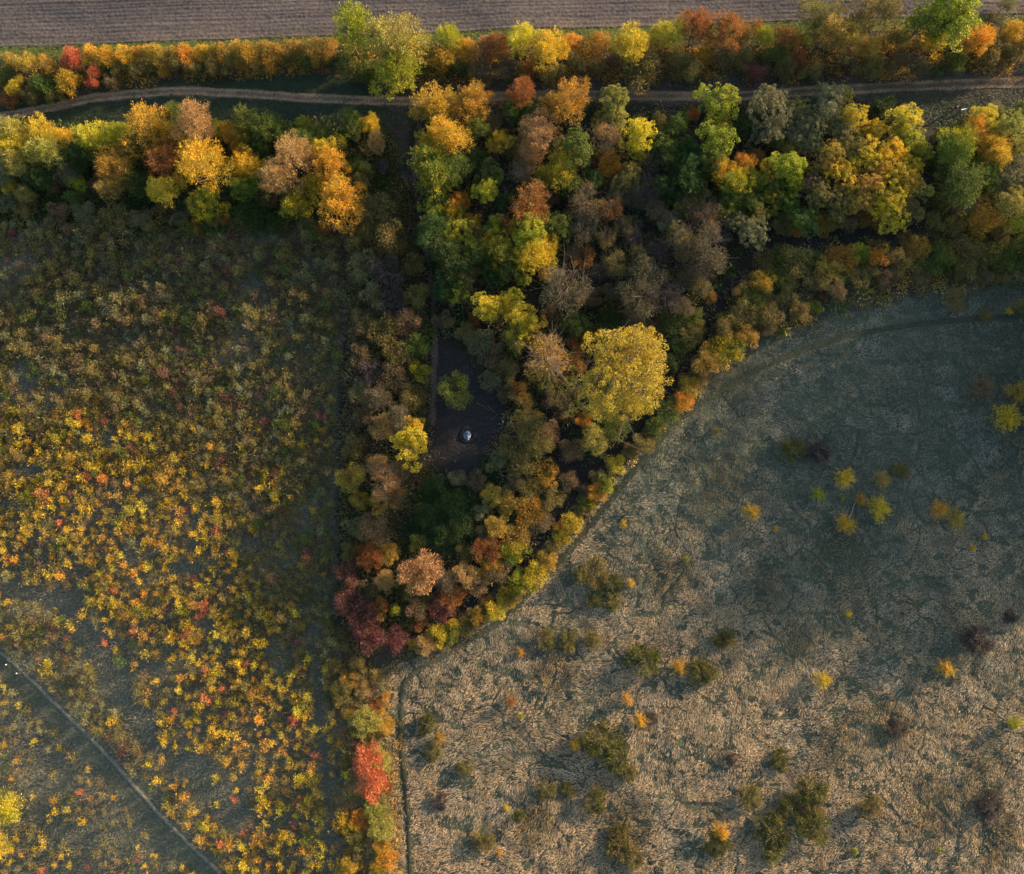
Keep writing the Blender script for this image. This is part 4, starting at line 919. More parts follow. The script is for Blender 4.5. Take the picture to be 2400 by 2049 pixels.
STRIP = [   # bushes of the strip left of the clearing, the tip of the wood and along the meadow
 (880, 505, 50, 'u', 'olive'), (845, 560, 40, 'u', 'olive'), (920, 560, 44, 'u', 'olive'), (855, 630, 40, 'u', 'sage'), (965, 620, 34, 'u', 'olive'), (915, 640, 46, 'u', 'purple', 'dark purplish grey patch of bush in the strip left of the lane'), (870, 700, 36, 'u', 'sage'), (975, 700, 36, 'u', 'olive'),
 (925, 715, 40, 'u', 'purple'), (845, 760, 34, 'u', 'brown'), (955, 755, 36, 'u', 'tan'), (900, 775, 38, 'u', 'olive'), (975, 810, 34, 'u', 'green'), (930, 830, 36, 'u', 'olive'), (840, 830, 30, 'u', 'brown'), (872, 870, 36, 'u', 'purple', 'lilac-grey twiggy bush in the strip left of the clearing'),
 (920, 890, 38, 'u', 'brown'), (985, 870, 28, 'u', 'turning'), (965, 930, 34, 'u', 'olive'), (890, 935, 34, 'b', 'grey'), (845, 920, 30, 'u', 'sage'), (895, 1000, 40, 'f', 'tan', 'peach-tan fuzzy bush with pale twigs left of the ash heap'), (940, 980, 36, 'b', 'grey'), (850, 980, 30, 'u', 'brown'), (825, 1050, 32, 'u', 'olive'),
 (962, 1050, 46, 'l', 'gold', 'lumpy gold tree at the left side of the clearing'), (972, 995, 26, 'l', 'gold'), (885, 1090, 30, 'f', 'tan'), (905, 1130, 46, 'b', 'tan'), (825, 1120, 38, 'f', 'goldtan', 'tawny fuzzy bush at the left rim of the wood strip'), (845, 1175, 26, 'f', 'goldtan'), (895, 1178, 28, 'l', 'goldtan'), (935, 1110, 34, 'b', 'brown'),
 (930, 1170, 30, 'b', 'rust'), (880, 1240, 44, 'f', 'brown'), (835, 1230, 30, 'u', 'sage'), (915, 1295, 32, 'f', 'goldtan'), (868, 1310, 40, 'f', 'rust'), (825, 1290, 28, 'u', 'olive'), (905, 1362, 28, 'f', 'tan', 'small tan-topped twiggy bush left of the big peach-coloured bush'), (990, 1338, 54, 'f', 'tan', 'big round peach-coloured bush at the lower tip of the wood'),
 (1045, 1360, 30, 'b', 'grey'), (1092, 1350, 34, 'f', 'tan'), (1060, 1400, 30, 'u', 'rust'), (815, 1350, 36, 'u', 'crimson'), (815, 1410, 36, 'u', 'crimson'), (850, 1440, 40, 'u', 'crimson', 'dusky crimson bush left of the tiny lime bush at the wood tip'), (862, 1490, 42, 'u', 'crimson', 'dark red bush forming the lowest left tip of the wood'), (922, 1495, 34, 'u', 'crimson', 'red bush at the very bottom tip of the wood'),
 (885, 1425, 30, 'u', 'rust'), (930, 1428, 14, 'l', 'lime', 'tiny bright lime bush among the crimson bushes'), (975, 1425, 30, 'u', 'brown'), (1035, 1425, 32, 'u', 'crimson'), (985, 1465, 26, 'u', 'rust'), (950, 1380, 28, 'u', 'dark'), (860, 1385, 30, 'u', 'brown'), (1000, 1405, 24, 'u', 'olive'),
 (1240, 1000, 46, 'f', 'olive', 'olive twiggy bush right of the ash heap across the clearing'), (1265, 1050, 40, 'f', 'olive'), (1195, 1045, 36, 'u', 'olive'), (1160, 1080, 30, 'u', 'sage'), (1225, 1090, 36, 'u', 'olive'), (1115, 1125, 26, 'u', 'grey'), (1150, 1165, 32, 'f', 'goldtan', 'tawny ball-shaped bush below the clearing'), (1130, 1200, 24, 'u', 'sage'),
 (1290, 1010, 30, 'u', 'brown'), (1280, 1110, 34, 'u', 'amber'), (1240, 1140, 34, 'u', 'olive'), (1330, 1130, 28, 'u', 'brown'), (1200, 1130, 30, 'u', 'brown'), (1195, 1180, 32, 'u', 'goldtan'), (1240, 1200, 36, 'u', 'amber'), (1290, 1170, 34, 'u', 'olive'), (1270, 1225, 30, 'u', 'brown'), (1165, 1235, 32, 'f', 'goldtan'), (1210, 1255, 34, 'u', 'goldtan'),
 (1140, 1290, 38, 'f', 'rust', 'rust-orange bush at the right rim of the dark hollow'), (1150, 1330, 30, 'f', 'orange'), (1200, 1300, 34, 'u', 'turning'), (1180, 1345, 34, 'u', 'brown'), (1225, 1290, 24, 'u', 'lime'), (1135, 1250, 26, 'u', 'brown'), (1120, 1370, 28, 'u', 'tan'), (1210, 1340, 24, 'u', 'lime'),
 (1020, 1140, 30, 'u', 'dark'), (1060, 1180, 34, 'u', 'dark'), (1000, 1210, 34, 'u', 'dark'), (1080, 1230, 34, 'u', 'dark'), (1040, 1260, 34, 'u', 'dark'), (980, 1270, 26, 'u', 'green'), (1035, 1150, 12, 'u', 'lime'), (1090, 1290, 26, 'u', 'olive'), (1070, 1120, 24, 'u', 'sage'),
 (1790, 600, 30, 'u', 'olive'), (1742, 685, 28, 'u', 'olive'), (1690, 745, 26, 'u', 'green'), (1715, 640, 24, 'u', 'dark'), (1640, 665, 34, 'b', 'olive'), (1600, 720, 30, 'b', 'brown'), (1830, 585, 30, 'u', 'green'), (1620, 790, 28, 'u', 'olive'), (1575, 850, 24, 'u', 'dark'),
 # along the meadow path
 (2400, 590, 40, 'u', 'green'), (2350, 605, 38, 'u', 'green'), (2300, 600, 34, 'u', 'olive'), (2255, 590, 38, 'u', 'olive'), (2300, 645, 28, 'u', 'brown'), (2205, 600, 34, 'u', 'green'), (2150, 582, 30, 'u', 'amber', 'amber bush in the green bank above the upper meadow'), (2125, 560, 24, 'u', 'rust'), (2240, 700, 32, 'u', 'olive'), (2385, 640, 26, 'u', 'sage'),
 (2160, 640, 28, 'u', 'brown'), (2100, 620, 34, 'u', 'olive'), (2062, 605, 34, 'u', 'amber'), (2015, 595, 30, 'u', 'lime'), (1975, 605, 36, 'u', 'amber'), (1940, 630, 34, 'u', 'goldtan'), (2080, 655, 28, 'u', 'brown'), (2010, 650, 30, 'u', 'olive'), (1870, 618, 46, 'u', 'olive'), (1830, 645, 34, 'u', 'green'), (1910, 655, 34, 'u', 'olive'), (1960, 680, 28, 'u', 'brown'),
 (1787, 660, 32, 'f', 'amber', 'amber ball-shaped bush beside the dark lane near the meadow'), (1770, 700, 34, 'u', 'green'), (1850, 690, 34, 'u', 'olive'), (1928, 692, 14, 'u', 'crimson', 'tiny crimson bush above the upper meadow path'), (1915, 720, 16, 'u', 'lime'), (1870, 735, 28, 'u', 'olive'), (1810, 735, 34, 'u', 'olive'), (1832, 775, 16, 'u', 'green'), (1800, 770, 22, 'u', 'brown'),
 (1740, 740, 36, 'u', 'olive'), (1750, 790, 30, 'u', 'goldtan'), (1705, 770, 34, 'u', 'olive'), (1705, 825, 40, 'u', 'turning'), (1660, 850, 40, 'f', 'goldtan', 'tawny round bush on the meadow bank right of the yellow willow'), (1665, 810, 26, 'u', 'amber'), (1620, 905, 30, 'u', 'amber'), (1640, 880, 26, 'u', 'olive'), (1600, 940, 28, 'u', 'orange'), (1560, 955, 30, 'u', 'green'), (1535, 1000, 30, 'u', 'green'),
 (1500, 1030, 30, 'u', 'olive'), (1520, 960, 24, 'u', 'lime'), (1475, 1055, 24, 'u', 'olive'), (1445, 1085, 27, 'u', 'gold', 'spiky golden bush between the dark lane and the meadow path'), (1425, 1130, 28, 'u', 'lime'), (1400, 1115, 22, 'u', 'brown'), (1400, 1155, 24, 'u', 'orange'), (1375, 1185, 24, 'u', 'turning'), (1368, 1150, 18, 'u', 'brown'), (1340, 1225, 25, 'u', 'gold'),
 (1312, 1232, 24, 'u', 'amber'), (1318, 1265, 26, 'u', 'turning'), (1280, 1280, 24, 'u', 'olive'), (1285, 1315, 28, 'u', 'amber'), (1255, 1345, 30, 'u', 'gold'), (1225, 1372, 32, 'u', 'turning'), (1205, 1395, 24, 'u', 'olive'), (1190, 1400, 26, 'u', 'gold'), (1165, 1428, 28, 'u', 'gold'), (1140, 1405, 22, 'u', 'rust'), (1125, 1445, 26, 'u', 'amber'), (1100, 1440, 24, 'u', 'olive'),
 (1085, 1470, 26, 'u', 'olive'), (1055, 1470, 30, 'u', 'turning'), (1020, 1480, 28, 'u', 'yellow'), (992, 1512, 30, 'f', 'tan', 'tan ball-shaped bush just below the red tip of the wood'), (1040, 1505, 22, 'u', 'olive'), (965, 1500, 16, 'u', 'gold'),
 (2120, 590, 30, 'u', 'olive'), (2180, 620, 30, 'u', 'green'), (2040, 630, 30, 'u', 'olive'), (1980, 640, 28, 'u', 'green'), (1900, 610, 28, 'u', 'green'), (1850, 655, 28, 'u', 'olive'), (1790, 705, 30, 'u', 'olive'), (2260, 635, 30, 'u', 'olive'), (2340, 645, 28, 'u', 'olive'), (1715, 790, 26, 'u', 'olive'), (1780, 745, 28, 'u', 'olive'), (1640, 840, 26, 'u', 'olive'),
 # column between scrub and meadow
 (858, 1690, 40, 'f', 'pale', 'pale lime round bush at the top of the column beside the meadow path'), (815, 1675, 14, 'u', 'orange'), (905, 1700, 24, 'u', 'amber'), (868, 1735, 24, 'u', 'olive'), (885, 1655, 20, 'u', 'rust'), (905, 1635, 14, 'u', 'orange'),
 (892, 1780, 31, 'f', 'pale', 'pale lime bush pressed against the bright red shrub'), (912, 1845, 16, 'u', 'rust'),
 (880, 1905, 32, 'u', 'pale'), (895, 1945, 34, 'f', 'pale', 'lime-yellow bush below the bright red shrub'), (845, 1920, 24, 'u', 'orange'), (815, 1930, 24, 'u', 'gold'), (895, 1985, 26, 'u', 'amber'), (905, 2015, 26, 'u', 'orange'), (840, 1970, 26, 'u', 'olive'), (880, 2040, 24, 'u', 'gold'), (930, 2055, 18, 'u', 'gold'), (820, 2030, 26, 'u', 'amber'), (930, 2005, 10, 'u', 'amber'),
 (820, 1590, 26, 'u', 'goldtan'), (840, 1560, 26, 'u', 'olive'), (800, 1620, 26, 'u', 'olive'), (850, 1620, 24, 'u', 'tan'), (885, 1590, 20, 'u', 'brown'), (775, 1560, 26, 'u', 'olive'),
 (8, 1895, 44, 'f', 'yellow', 'big yellow willow bush cut by the left edge near the corner'), (-5, 1970, 40, 'f', 'yellow', 'lower part of the yellow willow bush at the left edge'),
]
MEADOWB = [   # bushes standing in the meadow
 (1980, 1122, 25, 'u', 'gold', 'golden bush at the upper left of the meadow bush group'), (2066, 1124, 21, 'u', 'goldtan', 'tawny bush at the upper right of the meadow bush group'), (1918, 1158, 20, 'u', 'lime', 'lime-yellow bush at the left of the meadow bush group'), (1975, 1168, 9, 'u', 'lime'), (2018, 1172, 17, 'u', 'amber'),
 (2062, 1192, 29, 'u', 'gold', 'brightest golden bush of the meadow bush group'), (1762, 1200, 22, 'u', 'amber', 'lone amber bush left of the meadow bush group'), (2204, 1196, 25, 'u', 'orange', 'orange-gold bush touching an olive one in the right meadow'), (2242, 1214, 26, 'u', 'goldtan'),
 (2300, 906, 31, 'u', 'brown', 'brownish bush above the yellow one at the right edge of the meadow'), (2392, 920, 30, 'u', 'goldtan'), (2360, 980, 36, 'u', 'yellow', 'round yellow bush at the right edge of the shaded meadow'), (1860, 1056, 28, 'g', 'green'), (1915, 1062, 34, 'g', 'purple', 'dark purplish thicket in the shaded meadow'), (2112, 1106, 22, 'g', 'olive'),
 (1508, 1548, 38, 'g', 'green', 'upright dark green bush left of two smaller meadow bushes'), (1592, 1562, 20, 'u', 'amber', 'amber bush between two green bushes in the sunlit meadow'), (1648, 1576, 34, 'g', 'green', 'green bush with a bluish shaded side in the sunlit meadow'), (1470, 1638, 14, 'u', 'orange', 'small bright orange bush alone in the sunlit meadow'),
 (1502, 1690, 19, 'u', 'orange'), (1530, 1684, 14, 'g', 'purple'), (1348, 1745, 14, 'u', 'gold'), (1410, 1735, 44, 'g', 'green', 'large dark green thicket in the sunlit meadow'), (1445, 1775, 38, 'g', 'green'), (1470, 1810, 24, 'g', 'olive'), (1930, 1594, 22, 'u', 'gold'), (2218, 1566, 22, 'u', 'gold'),
 (2290, 1500, 36, 'g', 'purple', 'dark leafless thicket casting a shadow in the right meadow'), (2370, 1446, 17, 'g', 'purple'), (2380, 1694, 17, 's', 'lime', 'bright lime-yellow bush at the right edge of the sunlit meadow'), (2005, 1996, 8, 's', 'lime'), (2200, 1992, 7, 's', 'lime'), (1690, 1948, 22, 'u', 'orange', 'orange bush above a green one at the bottom of the meadow'), (1682, 1982, 28, 'g', 'green'),
 (1812, 1955, 42, 'g', 'green'), (1815, 2000, 28, 'g', 'olive'), (1905, 1945, 40, 'g', 'green'), (1905, 1855, 36, 'g', 'green'), (1905, 1900, 30, 'g', 'olive'), (1760, 1870, 28, 'g', 'olive'), (1850, 1890, 24, 'g', 'green'), (1830, 1785, 26, 'g', 'dark'), (2040, 1890, 26, 'g', 'olive'), (1280, 1852, 24, 'g', 'olive'), (1330, 1855, 20, 'g', 'green'),
 (1088, 1800, 20, 'g', 'olive'), (1015, 1765, 22, 'g', 'olive'), (1030, 1730, 18, 'u', 'goldtan'), (1000, 1700, 26, 'g', 'green'), (1132, 1972, 26, 'g', 'olive'), (1395, 1880, 28, 'g', 'green'), (1450, 1985, 34, 'g', 'olive'), (1480, 2010, 30, 'g', 'olive'), (1450, 1955, 22, 'g', 'green'), (1188, 1896, 9, 'u', 'yellow'), (1215, 1915, 16, 'g', 'green'),
 (1335, 1505, 24, 'g', 'olive'), (1280, 1500, 24, 'g', 'olive'), (1390, 1500, 22, 'g', 'olive'), (1395, 1345, 34, 'g', 'olive'), (1360, 1350, 22, 'u', 'olive'), (1430, 1370, 28, 'g', 'green'), (1478, 1366, 11, 'u', 'gold'), (1440, 1412, 24, 'g', 'olive'), (1395, 1410, 20, 'g', 'dark'), (1462, 1228, 11, 'u', 'gold'), (1220, 1530, 12, 'u', 'orange'),
 (1198, 1645, 15, 'u', 'rust'), (1220, 1680, 9, 'u', 'lime'), (2280, 1285, 9, 'u', 'gold'), (2310, 1258, 9, 'u', 'gold'), (1030, 1880, 20, 'g', 'purple'), (1715, 1780, 18, 'g', 'purple'), (2105, 1708, 26, 'g', 'purple'), (2320, 1890, 30, 'g', 'purple'), (1700, 1500, 26, 'g', 'dark'), (1170, 2000, 8, 'u', 'orange'),
 (2310, 740, 18, 'u', 'olive'), (2395, 720, 20, 'u', 'olive'), (2365, 730, 10, 'u', 'yellow'), (1820, 1240, 8, 'u', 'orange'), (1990, 1440, 10, 'u', 'gold'), (1160, 1350, 10, 'u', 'gold'), (1610, 1310, 10, 'u', 'lime'), (1680, 1010, 12, 'u', 'olive'),
]

LAND = [(1460, 880, 'the huge yellow willow'), (1290, 850, 'the bare tan tree'), (990, 1338, 'the big peach-coloured bush'), (862, 1480, 'the dark red wood tip'), (1095, 1021, 'the ash heap'),
        (1070, 920, 'the lone tree in the clearing'), (2215, 48, 'the very large lime-green field tree'), (1682, 245, 'the lime-green track-side tree'), (826, 88, 'the tall lime-green hedge tree'), (482, 404, 'the big golden birch'),
        (2235, 255, 'the person with the white dog'), (2040, 390, 'the gold-tipped billowing tree'), (1230, 490, 'the large rust-brown tree'), (1328, 680, 'the big grey-brown tree'), (2295, 520, 'the round amber bush'), (860, 1800, 'the bright red shrub'),
        (1772, 163, 'the crimson hedge shrub'), (172, 145, 'the reddest hedge shrub'), (2010, 1170, 'the meadow bush group'), (1415, 1750, 'the large dark green thicket'), (1325, 255, 'the round amber tree'), (1015, 245, 'the amber corner tree'),
        (222, 328, 'the rounded yellow row tree'), (802, 475, 'the large orange row tree'), (1482, 103, 'the golden hedge tree'), (925, 120, 'the large yellow-green hedge tree'), (1787, 660, 'the amber lane-side bush'), (345, 306, 'the orange-topped row tree'),
        (690, 378, 'the pale tan birch'), (962, 1050, 'the lumpy gold tree'), (1140, 1290, 'the rust-orange hollow bush'), (2290, 1500, 'the dark leafless thicket'), (1958, 98, 'the tawny hedge tree'), (1656, 590, 'the wide brownish grey tree'),
        (1800, 258, 'the grey-green billowing tree'), (2360, 980, 'the round yellow meadow bush'), (1508, 1548, 'the upright dark green bush'), (872, 870, 'the lilac-grey bush'), (1445, 1085, 'the spiky golden bush'), (2296, 282, 'the bright yellow round tree'),
        (1246, 545, 'the pale lime tree'), (278, 388, 'the amber row tree'), (915, 640, 'the dark purplish bush patch'), (1190, 1900, 'the tiny yellow meadow bush'), (1905, 1900, 'the bottom green thicket')]
USED = set()
def where(u, v, lu, lv):
    dx, dy = u - lu, v - lv
    d = math.hypot(dx, dy)
    a = (math.degrees(math.atan2(-dy, dx)) + 360) % 360
    w = ['right of', 'above right of', 'above', 'above left of', 'left of', 'below left of', 'below', 'below right of'][int((a + 22.5) // 45) % 8]
    return ('just ' if d < 85 else '' if d < 190 else 'some way ') + w
def auto_label(u, v, r, sp, colour):
    size = 'small ' if r < 23 else 'broad ' if r > 48 else ''
    c = CWORD[colour]; n = NOUN[sp]
    near = sorted(LAND, key=lambda L: (u - L[0]) ** 2 + (v - L[1]) ** 2)
    near = [L for L in near if (u - L[0]) ** 2 + (v - L[1]) ** 2 > 18 ** 2][:5]
    for L in near:
        lab = f'{size}{c} {n} {where(u, v, L[0], L[1])} {L[2]}'
        if lab not in USED: return lab
    for A in near[:5]:
        for B in near[:5]:
            if A is B: continue
            lab = f'{size}{c} {n} {where(u, v, A[0], A[1])} {A[2]}, {where(u, v, B[0], B[1])} {B[2]}'
            if lab not in USED and len(lab.split()) <= 16: return lab
    return f'another {size}{c} {n} {where(u, v, near[0][0], near[0][1])} {near[0][2]}'

GRP = {}
for group, table, cname in (('hedge plants below the field', HEDGE_L + HEDGE_R, 'hedge_shrub'), ('trees and bushes of the left tree row', ROW, 'edge_bush'), ('trees and bushes of the wood', WOODT, 'woodland_bush'),
                            ('bushes of the wood strip and the meadow bank', STRIP, 'bank_bush'), ('bushes standing in the meadow', MEADOWB, 'meadow_bush')):
    for e in table:
        if len(e) > 5: USED.add(e[5])
for group, table, cname in (('hedge plants below the field', HEDGE_L + HEDGE_R, 'hedge_shrub'), ('trees and bushes of the left tree row', ROW, 'edge_bush'), ('trees and bushes of the wood', WOODT, 'woodland_bush'),
                            ('bushes of the wood strip and the meadow bank', STRIP, 'bank_bush'), ('bushes standing in the meadow', MEADOWB, 'meadow_bush')):
    for e in table:
        u, v, r, sp, colour = e[:5]
        lab = e[5] if len(e) > 5 else auto_label(u, v, r, sp, colour)
        USED.add(lab)
        bush = sp in 'fsugv'; sq = 1.0
        if cname == 'bank_bush' and u < 1000 and 480 < v < 1450: sq = 1.25
        if cname == 'meadow_bush':
            r *= 1.12
            if sp == 'u': sp = 'v'
            if sp == 'g': sq = 0.75
            if sp == 'g' and colour in ('green', 'dark'): colour = 'gorse'
        for LN, w in ((LANE2, 9), (LANE3, 6), (LANE1, 2)):
            dl = float(dline(np.array([u]), np.array([v]), LN)[0]); need = 0.7 * r + w
            if dl < need and r < 62 and cname in ('woodland_bush', 'bank_bush'):
                gx_ = float(dline(np.array([u + 1.0]), np.array([v]), LN)[0]) - dl; gy_ = float(dline(np.array([u]), np.array([v + 1.0]), LN)[0]) - dl
                gl = math.hypot(gx_, gy_) or 1.0
                u += gx_ / gl * (need - dl); v += gy_ / gl * (need - dl)
        if sp == 'w':
            plant(u, v, r, sp, colour, lab, 'tree', group, name='tree', stretch=(1.16, 1.04, 0.4)); continue
        plant(u, v, r, sp, colour, lab, 'bush' if bush else 'tree', group, name=cname if bush else 'tree', squash=sq)

plant(862, 1808, 44, 'f', 'red', 'long bright coral-red shrub beside the meadow path', 'bush', 'bushes of the wood strip and the meadow bank', name='bank_bush', stretch=(1.02, 1.75, 0.22))
# the lone green tree of the clearing and the leaning golden birch of the meadow
plant(1070, 918, 46, 'f', 'green', 'lone green tree with open branches standing in the dark clearing', 'tree', name='tree', vi=1)
lb = plant(1984, 1228, 27, 'v', 'gold', 'golden bush with a pale leaning stem below the meadow bush group', 'bush', 'bushes standing in the meadow', name='meadow_bush')
sx, sy, _ = unproj(2003, 1178, 0.1)
ex, ey, ez = lb.location[0], lb.location[1], lb.location[2] + 1.6
V, Fq = tubes([((sx, sy, gz(float(sx), float(sy)) - 0.05), ((sx + ex) / 2, (sy + ey) / 2, ez * 0.75), 0.09, 0.075), (((sx + ex) / 2, (sy + ey) / 2, ez * 0.75), (ex, ey, ez), 0.075, 0.04)], 6)
inv = lb.matrix_basis.inverted()
V = np.array([inv @ Vector(p) for p in V])
st = link('stem', mesh_np('stem', V, Fq, PALEBARK, True), lb); st['label'] = 'pale leaning stem'

# ------------------------------------------------------------------ saplings of the scrub
rng = np.random.default_rng(77)
cand_u = rng.uniform(-60, 925, 34000); cand_v = rng.uniform(525, 2110, 34000)
dens = fbm(cand_u / 60, cand_v / 60, 91)
ok = inpoly(cand_u, cand_v, SCRUB) & (dline(cand_u, cand_v, DIAG) > 20) & (dline(cand_u, cand_v, SIDE) > 12) & (dline(cand_u, cand_v, SEDGE) > 15) & ((dline(cand_u, cand_v, STRIP2) > 24) | (rng.uniform(size=len(cand_u)) < 0.04))
for (cu, cv_), a, b in GLADES:
    q = ((cand_u - cu) / a) ** 2 + ((cand_v - cv_) / b) ** 2
    ok &= (q > 1) | (rng.uniform(size=len(q)) < (0.12 if cv_ < 1050 else 0.03))
# the strip left of the footpath stays open
dd = dline(cand_u + 25, cand_v - 18, DIAG); ok &= dd > 18
corner = cand_v > 1560 + 1.0 * cand_u          # below the footpath: sparse
edge_r = (cand_u > 520) & (cand_v > 880) & (cand_v < 1640)
ok &= (dens > 0.30) | edge_r | (rng.uniform(size=len(ok)) < 0.25)
cand_u, cand_v, corner, dens = cand_u[ok], cand_v[ok], corner[ok], dens[ok]
sel = []; grid = {}
for i in range(len(cand_u)):
    s_ = (22 if corner[i] else 16 + 5 * (dens[i] < 0.45)) * (1.1 if cand_v[i] > 1500 else 1.0)
    gi, gj = int(cand_u[i] // 16), int(cand_v[i] // 16)
    if any((cand_u[i] - cand_u[j]) ** 2 + (cand_v[i] - cand_v[j]) ** 2 < s_ * s_ for a in range(-3, 4) for b in range(-3, 4) for j in grid.get((gi + a, gj + b), ())): continue
    grid.setdefault((gi, gj), []).append(i); sel.append(i)
sel = np.array(sel)
su, sv_, sc = cand_u[sel], cand_v[sel], corner[sel]
srad = rng.uniform(11, 20.5, len(sel)) * np.where(sc, 0.82, 1.0) * np.where(sv_ < 760, 1.15, 1.0)
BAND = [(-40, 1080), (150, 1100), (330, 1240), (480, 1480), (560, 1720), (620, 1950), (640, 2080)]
bd = dline(su, sv_, BAND); shade = (sv_ < 960) | (rng.uniform(size=len(su)) < np.clip((bd - 130) / 130, 0.12, 0.9) * np.where(sc, 0.55, 1))  # sunlit band and surrounding shade are put into the sapling colours
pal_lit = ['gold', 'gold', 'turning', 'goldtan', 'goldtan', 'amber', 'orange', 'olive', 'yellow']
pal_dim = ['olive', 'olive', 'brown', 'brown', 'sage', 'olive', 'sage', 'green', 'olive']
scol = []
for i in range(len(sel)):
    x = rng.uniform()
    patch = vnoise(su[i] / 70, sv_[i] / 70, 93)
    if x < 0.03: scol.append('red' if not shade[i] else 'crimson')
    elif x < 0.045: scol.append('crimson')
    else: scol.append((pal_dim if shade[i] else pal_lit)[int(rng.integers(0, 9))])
order = np.argsort(-srad)
LEVEL = [(600, 'just below the left tree row'), (700, 'level with the big grey-brown tree'), (800, 'level with the bare tan tree'), (900, 'level with the huge yellow willow'), (985, 'level with the upper clearing edge'),
         (1075, 'level with the fire pit'), (1190, 'level with the tawny rim bush'), (1290, 'level with the dark hollow'), (1395, 'level with the big peach bush'), (1510, 'level with the crimson wood tip'), (1630, 'level with the two walkers'),
         (1740, 'level with the meadow column top'), (1860, 'level with the bright red shrub'), (1975, 'level with the left-edge willow'), (9999, 'near the bottom edge')]
def REG(u, v):
    lev = next(t for k, t in LEVEL if v < k)
    right = 780.0
    colm = ['at the left scrub edge', 'in the left scrub', 'in the middle-left scrub', 'in the middle-right scrub', 'in the right scrub', 'at the right scrub margin'][min(5, max(0, int(u / right * 6)))]
    return f'{colm}, {lev}'
SAPS = {}
for i in order[:300]:
    u, v = su[i], sv_[i]
    _, _, dep = unproj(u, v, 1.5); r = srad[i] * float(dep) / FPX
    x, y, _ = unproj(u, v, 0.6 * r); x, y = float(x), float(y)
    o = bpy.data.objects.new('sapling', None); o.empty_display_size = 0.3; COL.objects.link(o); o.location = (x, y, gz(x, y) - 0.03)
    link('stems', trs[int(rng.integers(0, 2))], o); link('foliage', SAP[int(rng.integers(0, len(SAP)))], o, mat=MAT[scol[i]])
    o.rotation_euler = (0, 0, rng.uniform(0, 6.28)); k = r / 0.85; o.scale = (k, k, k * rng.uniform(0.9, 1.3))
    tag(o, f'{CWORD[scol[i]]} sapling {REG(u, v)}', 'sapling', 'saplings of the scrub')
    SAPS.setdefault(o['label'], []).append((u, o))

ORD = ['leftmost', 'second from left', 'third from left', 'fourth from left', 'fifth from left', 'sixth from left', 'seventh from left', 'eighth from left', 'ninth from left']
for lab, items in SAPS.items():
    if len(items) > 1:
        for k, (_, o) in enumerate(sorted(items, key=lambda t: t[0])):
            o['label'] = f'{lab}, {ORD[k]}' if k < len(ORD) else lab

def mass(name, plants, label, cat, shoots=7, per=8, ln=0.34, wd=0.10, h=1.3, seed=1, rounded=False):
    """many small plants joined: (x, y, r, colour family)"""
    rng = np.random.default_rng(seed)
    tp = []
    for k in range(10):
        if rounded:
            d = sph(rng, shoots * per, -0.1); P = d * rng.uniform(0.55, 1, (len(d), 1)) * np.array([1, 1, 0.75]); P[:, 2] = np.abs(P[:, 2]) + 0.1
            tp.append((P, d + rng.normal(0, 0.5, d.shape), rng.uniform(0, 1, len(d))))
        else:
            P, D, C = dome_arr(rng, shoots * per); tp.append((P, D * np.array([1, 1, 0.45]), C))
    AV = []; AT = []
    for (x, y, r, fam) in plants:
        P, D, C = tp[int(rng.integers(0, 10))]
        a = rng.uniform(0, 6.28); ca, sa = math.cos(a), math.sin(a)
        M = np.array([[ca, -sa, 0], [sa, ca, 0], [0, 0, rng.uniform(0.85, 1.25)]]).T
        V = leaves3((P @ M) * r, D @ M, ln * r, wd * r, rng)
        V[:, 0] += x; V[:, 1] += y; V[:, 2] += gz_fast(x, y)
        AV.append(V)
        cols = np.array(FAM[fam]); ci = rng.choice(4, len(P), p=[0.45, 0.3, 0.15, 0.10])
        AT.append(cols[ci] * rng.uniform(0.65, 1.35, (len(P), 1)) * rng.uniform(0.85, 1.15))
    V = np.vstack(AV); T = np.vstack(AT); T = np.hstack([T, np.ones((len(T), 1))])
    o = link(name, mesh_np(name, V, np.arange(len(V)).reshape(-1, 3), TINT, False, {'tint': ('FACE', 'FLOAT_COLOR', T)}))
    return tag(o, label, cat, kind='stuff')

def gz_fast(x, y):
    i = min(max(int((y + 90) / 0.8), 0), GZ.shape[0] - 1); j = min(max(int((x + 150) / 0.8), 0), GZ.shape[1] - 1)
    return GZ[i, j]

rest = []
for i in order[300:]:
    _, _, dep = unproj(su[i], sv_[i], 1.0); r = srad[i] * float(dep) / FPX
    x, y, _ = unproj(su[i], sv_[i], 0.6 * r)
    rest.append((float(x), float(y), r * 1.1, scol[i]))
mass('scrub_saplings', rest, 'dense mass of small yellow, olive and red saplings filling the scrub', 'saplings', 13, 13, 0.20, 0.062, seed=3)

# ------------------------------------------------------------------ undergrowth of wood, hedge and banks
und = []
def fill(poly, n, sizes, fams, seed, skip=(), wlane=10):
    rng = np.random.default_rng(seed)
    us = [p[0] for p in poly]; vs = [p[1] for p in poly]
    u = rng.uniform(max(min(us), -80), min(max(us), 2480), n); v = rng.uniform(min(vs), max(vs), n)
    m = inpoly(u, v, poly)
    for s_ in skip: m &= ~inpoly(u, v, s_)
    for ln in (LANE1, LANE2, LANE3, LANE4): m &= dline(u, v, ln) > (15 if ln is LANE2 else 12 if ln is LANE3 else 7)
    m &= (dline(u, v, TRACK) > 24) & (dline(u, v, SEDGE) > 8)
    for a, b in zip(u[m], v[m]):
        r = rng.uniform(*sizes); x, y, _ = unproj(a, b, r * 0.5)
        k = vnoise(np.array([a / 60]), np.array([b / 60]), 95)[0]
        und.append((float(x), float(y), r, fams[min(int((k * 0.7 + rng.uniform(0, 0.3)) * len(fams)), len(fams) - 1)]))
